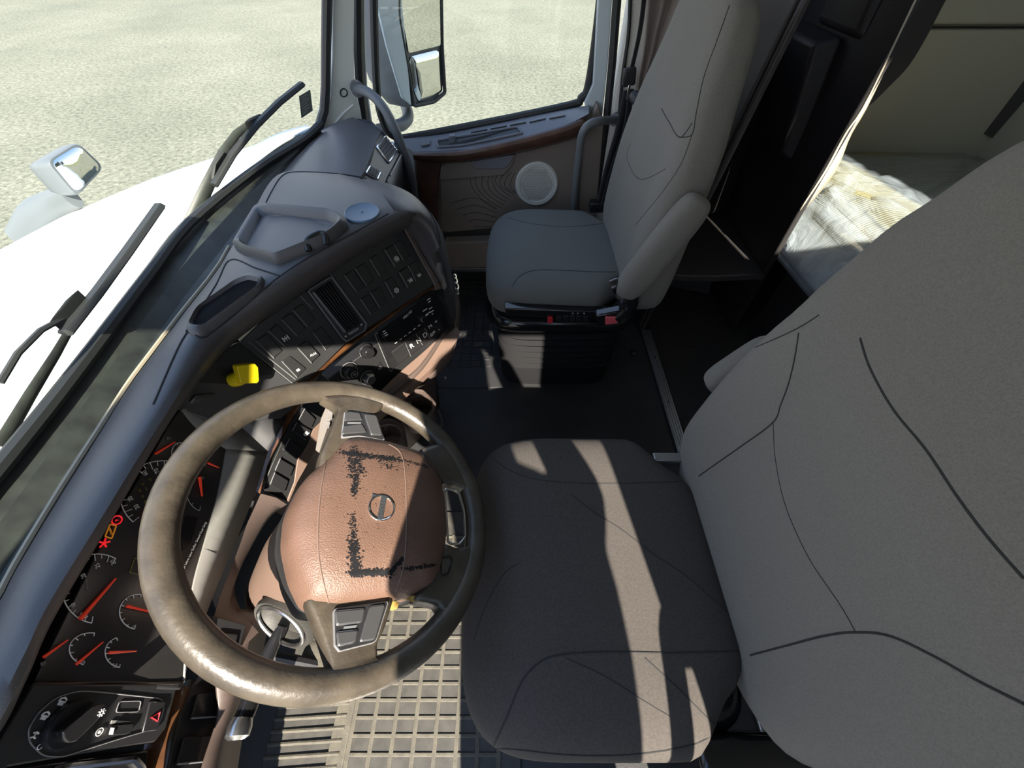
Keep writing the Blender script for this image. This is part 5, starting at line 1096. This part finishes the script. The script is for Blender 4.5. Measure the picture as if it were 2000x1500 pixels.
ss(DC, [(965, 1455), (990, 1400), (1020, 1330), (1060, 1290), (1110, 1277), (1200, 1273), (1300, 1275), (1440, 1272)], .0020, dcu)
ss(DC, [(925, 1250), (950, 1180), (985, 1120), (1015, 1100)], .0012, dcu)
ss(DC, [(935, 1462), (1000, 1463), (1080, 1472), (1160, 1476), (1250, 1472), (1350, 1455), (1410, 1425)], .0018, dcu)
ss(DC, [(1105, 1285), (1180, 1320), (1260, 1370), (1310, 1400)], .0012, dcu); ss(DC, [(1260, 1285), (1320, 1340), (1380, 1400), (1412, 1428)], .0016, dcu)
ss(DB, [(1680, 660), (1700, 720), (1745, 800), (1810, 880), (1870, 970), (1930, 1050), (2000, 1130)], .0020, dbk, 60)
ss(DB, [(1560, 650), (1552, 700), (1540, 750), (1525, 790), (1510, 825), (1450, 870), (1400, 905), (1365, 930)], .0018, dbk, 60)
ss(DB, [(1510, 825), (1515, 900), (1535, 990), (1580, 1090), (1640, 1180), (1670, 1232)], .0012, dbk, 60)
ss(DB, [(1465, 1280), (1540, 1260), (1610, 1242), (1670, 1235), (1740, 1243), (1830, 1285), (1910, 1330), (2000, 1375)], .0020, dbk, 60)
ss(DB, [(1420, 700), (1500, 668), (1560, 640), (1600, 615)], .0014, dbk)
ss(PC, [(990, 425), (1040, 437), (1110, 443), (1180, 436)], .0014, pcu); ss(PC, [(1000, 560), (1015, 540), (1045, 528), (1100, 528), (1160, 531), (1205, 531)], .0018, pcu)
ss(PB, [(1425, 10), (1400, 80), (1375, 150), (1360, 220), (1352, 262), (1330, 268)], .0016, pbk, 50); ss(PB, [(1292, 212), (1305, 235), (1328, 268), (1352, 240)], .0018, pbk); ss(PB, [(1232, 280), (1225, 310), (1250, 350), (1300, 330)], .0012, pbk)
ss(PB, [(1352, 262), (1330, 320), (1290, 380), (1240, 440)], .0012, pbk)
# side pieces
def armrest(root, c0, c1, w_, th, m, name='armrest', label=None):
    c0, c1 = Vector(c0), Vector(c1); ax_ = c1-c0; L = ax_.length; ax_.normalize(); y = Vector((0, 1, 0)); z = ax_.cross(y).normalized(); y = z.cross(ax_)
    bm = bmesh.new(); rows = []
    for i in range(25):
        ph = -math.pi/2+math.pi*i/24; s = math.copysign(abs(math.sin(ph))**.45, math.sin(ph)); r = max(1e-3, abs(math.cos(ph)))**.45
        rows.append([c0+ax_*(L*(s+1)/2)+y*(th/2*r*math.copysign(abs(math.cos(t*math.pi/16))**.7, math.cos(t*math.pi/16)))+z*(w_/2*r*math.copysign(abs(math.sin(t*math.pi/16))**.7, math.sin(t*math.pi/16))) for t in range(32)])
    grid(bm, rows, closed_u=True, cap=True); return link(name, bm, m, root, angle=80, label=label)
armrest(ps, (.315, .888, .51), (.435, .888, .79), .085, .062, M['seat'])
armrest(ds, (.425, .505, .57), (.50, .505, .70), .085, .06, M['seat'])
# passenger seat controls
pl_ = Plane((0, .93, 0), (1, .93, 0), (0, .93, 1))
slab('control_strip', pl_, [(985, 598), (1195, 606), (1215, 590), (1225, 612), (1190, 622), (990, 612)], -.02, .01, M['gloss'], ps, bevel=.003)
slab('red_switch', pl_, [(1069, 613), (1079, 613), (1079, 624), (1069, 624)], .01, .018, M['red'], ps, bevel=.001)
for i in range(5): slab('control_switch', pl_, [(1086+i*13, 611), (1096+i*13, 611), (1096+i*13, 621), (1086+i*13, 621)], .01, .016, M['switch'], ps, bevel=.001)
for u in (1118, 1128, 1140): icon(pl_, u, 607, 'zero', ps, 2.2, 'white', .012)
bb = slab('belt_buckle', pl_, [(1160, 600), (1210, 590), (1225, 610), (1165, 622)], .01, .04, M['gloss'], ps, bevel=.005); slab('release_button', pl_, [(1178, 600), (1200, 600), (1203, 612), (1178, 615)], .04, .046, M['pink'], bb, bevel=.002, label='red release button')
bm = bmesh.new(); tube(bm, [at(1180, 652, z=.12), at(1140, 680, z=.07), at(1112, 694, z=.06)], .0035, 8); link('lever_rod', bm, M['silver'], ps)
bm = bmesh.new(); tube(bm, [at(1112, 694, z=.06), at(1096, 703, z=.055), at(1076, 714, z=.05)], .011, 10); link('lever_grip', bm, M['black'], ps)
bm = bmesh.new(); lathe(bm, at(1181, 652, z=.125), (0, -1, .5), [(.010, 0), (.010, .006), (.004, .01), (0, .01)], 12); link('bolt', bm, M['alu'], ps)
bm = bmesh.new(); tube(bm, crom([at(u, v, z=z) for u, v, z in ((970, 530, .40), (958, 560, .33), (955, 600, .25), (965, 625, .22), (990, 632, .22))], 20), .014, 10, flat=1.5); link('side_bracket', bm, M['gloss'], ps)
bm = bmesh.new(); P = crom([at(u, v, y=.90) for u, v in ((1195, 560), (1215, 555), (1232, 575), (1228, 600), (1205, 620))], 16); tube(bm, P, .022, 12); link('recline_housing', bm, M['gloss'], ps)
bm = bmesh.new(); lathe(bm, at(1237, 690, z=.0), (0, 0, 1), [(.014, 0), (.014, .006), (.007, .012), (.007, .02), (0, .02)], 12); o = link('floor_bolt', bm, M['black']); tag(o, 'dark bolt in the rubber floor behind the passenger seat lever', 'bolt')
# driver seat hardware seen at the near side
bm = bmesh.new(); obox(bm, (.40, -.08, .33), (.10, 0, 0), (0, .03, 0), (0, 0, .035)); link('side_cover', bm, M['gloss'], ds, bevel=.01)
for i in range(4): bm = bmesh.new(); obox(bm, (.335+i*.02, -.10, .30), (.007, 0, 0), (0, .03, 0), (0, 0, .03)); link('side_louver', bm, M['black'], ds, bevel=.002)
bm = bmesh.new(); obox(bm, (.345, .405, .45), (.035, 0, 0), (0, .01, 0), (0, 0, .006)); link('hinge_plate', bm, M['alu'], ds, bevel=.002)
# ================================================================== floor mats
def driver_mat():
    root = empty('driver_floor_mat', (-.25, .0, 0), 'dusty ribbed rubber mat with square pockets at the driver footwell', 'floor mat')
    bm = bmesh.new(); box(bm, -.56, .02, -.155, .45, .0005, .006); link('mat_base', bm, M['matcell'], root, bevel=.002)
    x0, x1, y0, y1 = -.40, -.03, -.14, .38; nx, ny = 6, 11
    bm = bmesh.new()
    dx, dy = .049, .032; cols = int((x1-x0)/dx); rws = int((y1-y0)/dy)
    for i in range(cols+1): x = x1-i*dx; box(bm, x-.005, x+.005, y0, y1, .005, .0090)
    for j in range(rws+1): y = y0+j*dy; box(bm, x1-cols*dx, x1, y-.004, y+.004, .005, .0087)
    link('square_ribs', bm, M['mat'], root, bevel=.002, bseg=2)
    bm = bmesh.new(); box(bm, x1-cols*dx-.045, x1-cols*dx-.005, -.155, .40, .005, .010); link('mat_border', bm, M['mat'], root, bevel=.003)
    for j in range(11):
        y = -.15+j*.022; bm = bmesh.new(); tube(bm, [(-.56, y-.008, .006), (x1-cols*dx-.018, y, .008)], .0042, 8); link('long_rib', bm, M['mat'], root)
driver_mat()
bm = bmesh.new(); P = [(-.40, -.40), (-.40, -.20), (-.355, -.16), (.3, -.155), (.3, -.40)]; poly(bm, [(x, y, -.02) for x, y in P], [(x, y, .018) for x, y in P]); sill = link('door_step_plate', bm, M['alu'], bevel=.004); tag(sill, 'pale step plate with dotted grip at the bottom of the driver doorway', 'step plate'); sill.data.materials[0] = M['bezel']
bm = bmesh.new()
for i in range(52):
    for j in range(6): lathe(bm, (-.30+i*.0105, -.176-j*.0085, .018), (0, 0, 1), [(.0035, 0), (.002, .002), (0, .002)], 6)
link('grip_dots', bm, M['bezel'], sill, smooth=False)
def pass_mat():
    root = empty('passenger_floor_mat', (-.15, 1.3, 0), 'black rubber mat with rows of small pockets beside the passenger seat', 'floor mat')
    bm = bmesh.new(); box(bm, -.32, -.02, .95, 1.71, .0005, .004); link('mat_base', bm, M['rubber'], root, bevel=.001)
    bm = bmesh.new()
    for i in range(5): x = -.26+i*.042; box(bm, x-.004, x+.004, 1.06, 1.66, .0035, .008)
    for j in range(17): y = 1.06+j*.0375; box(bm, -.26, -.092, y-.0035, y+.0035, .0035, .008)
    link('pocket_ribs', bm, M['rubber'], root, bevel=.001)
pass_mat()
# pedals below the wheel
pd = empty('brake_pedal', (-.50, .12, .0), 'rubber pedal seen through the lower wheel opening', 'pedal')
bm = bmesh.new(); superell(bm, at(622, 1300, z=.10), .045, .05, .012, 4, 3, 32, 10); link('pedal_pad', bm, M['mat'], pd)
bm = bmesh.new(); tube(bm, [at(622, 1300, z=.10), at(622, 1300, z=.10)+Vector((-.12, .02, .10))], .012, 8); link('pedal_arm', bm, M['black'], pd)
# dry leaf fragments caught by the lower spoke
for i, (pts, lab) in enumerate(((((757, 1190), (760, 1177), (768, 1174), (778, 1178), (774, 1190), (764, 1194)), 'small orange-brown leaf fragment beside the lower wheel spoke'), (((790, 1172), (800, 1165), (820, 1163), (816, 1172), (822, 1178), (806, 1176)), 'pale yellow leaf fragment below the airbag cover edge'))):
    bm = bmesh.new(); P = [WP.pt(u, v, .001+.003*random.random()) for u, v in pts]; poly(bm, P, [p+wn*.0007 for p in P]); o = link('leaf_fragment', bm, M['leaf'], smooth=False); tag(o, lab, 'leaf')

# the person taking the picture, standing on the step in the doorway
def photographer():
    root = empty('person', (.13, -.6, -.32), 'person in a dark shirt and jeans standing on the step in the driver doorway', 'person')
    B = Vector((.115, -.60, .36))
    J = {'pel': (.03, 0, .10, .18), 'w': (.02, .0, .40, .185), 'ch': (0.01, .02, .74, .185), 'nk': (-.02, .0, .98, .07), 'hd0': (-.035, .03, 1.08, .09), 'hd': (-.04, .02, 1.17, .10), 'hd2': (-.04, 0, 1.25, .07),
         'sl': (-.11, .02, .90, .075), 'el': (-.15, .20, .76, .05), 'hl': (-.12, .42, .80, .035), 'sr': (.13, .02, .88, .08), 'er': (.14, .20, .76, .05), 'hr': (.03, .43, .80, .035),
         'lh': (-.08, 0, .0, .095), 'lk': (-.09, .05, -.28, .068), 'la': (-.09, -.02, -.60, .045), 'lt': (-.09, .10, -.63, .04), 'rh': (.12, 0, .0, .095), 'rk': (.13, .05, -.28, .068), 'ra': (.13, -.02, -.60, .045), 'rt': (.13, .10, -.63, .04)}
    E_ = [('pel', 'w'), ('w', 'ch'), ('ch', 'nk'), ('nk', 'hd0'), ('hd0', 'hd'), ('hd', 'hd2'), ('ch', 'sl'), ('sl', 'el'), ('el', 'hl'), ('ch', 'sr'), ('sr', 'er'), ('er', 'hr'), ('pel', 'lh'), ('lh', 'lk'), ('lk', 'la'), ('la', 'lt'), ('pel', 'rh'), ('rh', 'rk'), ('rk', 'ra'), ('ra', 'rt')]
    ks = list(J); me = bpy.data.meshes.new('body'); me.from_pydata([B+Vector(J[k][:3]) for k in ks], [(ks.index(a), ks.index(b)) for a, b in E_], []); o = bpy.data.objects.new('body', me); COL.objects.link(o); adopt(o, root)
    md = o.modifiers.new('k', 'SKIN'); 
    for i, k in enumerate(ks): me.skin_vertices[0].data[i].radius = (J[k][3], J[k][3]*(1.0 if k not in ('ch', 'w', 'pel') else .8))
    me.skin_vertices[0].data[0].use_root = True
    s = o.modifiers.new('d', 'SUBSURF'); s.levels = 2; s.render_levels = 2; me.materials.append(M['shirt'])
    for sx, hp in ((-1, J['hl']), (1, J['hr'])):
        h0 = B+Vector(hp[:3]); vs, es, rs = [h0], [], [.03]
        palm = h0+Vector((-sx*.03, .05, .04)); vs.append(palm); es.append((0, 1)); rs.append(.032)
        for f in range(4):
            p1 = palm+Vector((-sx*(.01+.012*f), .02, .04-.018*f)); p2 = p1+Vector((-sx*.035, .012, .008)); p3 = p2+Vector((-sx*.02, -.012, 0)); n0 = len(vs); vs += [p1, p2, p3]; es += [(1, n0), (n0, n0+1), (n0+1, n0+2)]; rs += [.010, .009, .008]
        p1 = palm+Vector((-sx*.02, -.03, -.01)); n0 = len(vs); vs += [p1, p1+Vector((-sx*.03, .0, .01))]; es += [(1, n0), (n0, n0+1)]; rs += [.011, .009]
        me = bpy.data.meshes.new('hand'); me.from_pydata(vs, es, []); q = bpy.data.objects.new('hand', me); COL.objects.link(q); adopt(q, root); q.modifiers.new('k', 'SKIN')
        for i, r in enumerate(rs): me.skin_vertices[0].data[i].radius = (r, r)
        me.skin_vertices[0].data[0].use_root = True; s = q.modifiers.new('d', 'SUBSURF'); s.levels = 1; s.render_levels = 2; me.materials.append(M['skin'])
photographer()
# slanted grab handle on the door pillar
root = empty('grab_handle', (.33, -.35, .6), 'black grab handle on the pillar behind the driver doorway', 'grab handle')
bm = bmesh.new(); tube(bm, crom([(.36, -.345, .885), (.33, -.345, .865), (.31, -.345, .80), (.293, -.345, .72), (.28, -.345, .62), (.275, -.345, .5), (.31, -.345, .44), (.36, -.345, .43)], 30), .017, 12); link('handle_bar', bm, M['greyp'], root)
# step under the doorway
bm = bmesh.new(); box(bm, -.35, .40, -.85, -.42, -.36, -.32); tag(link('cab_step', bm, M['alu'], bevel=.005), 'metal step below the driver doorway', 'step')
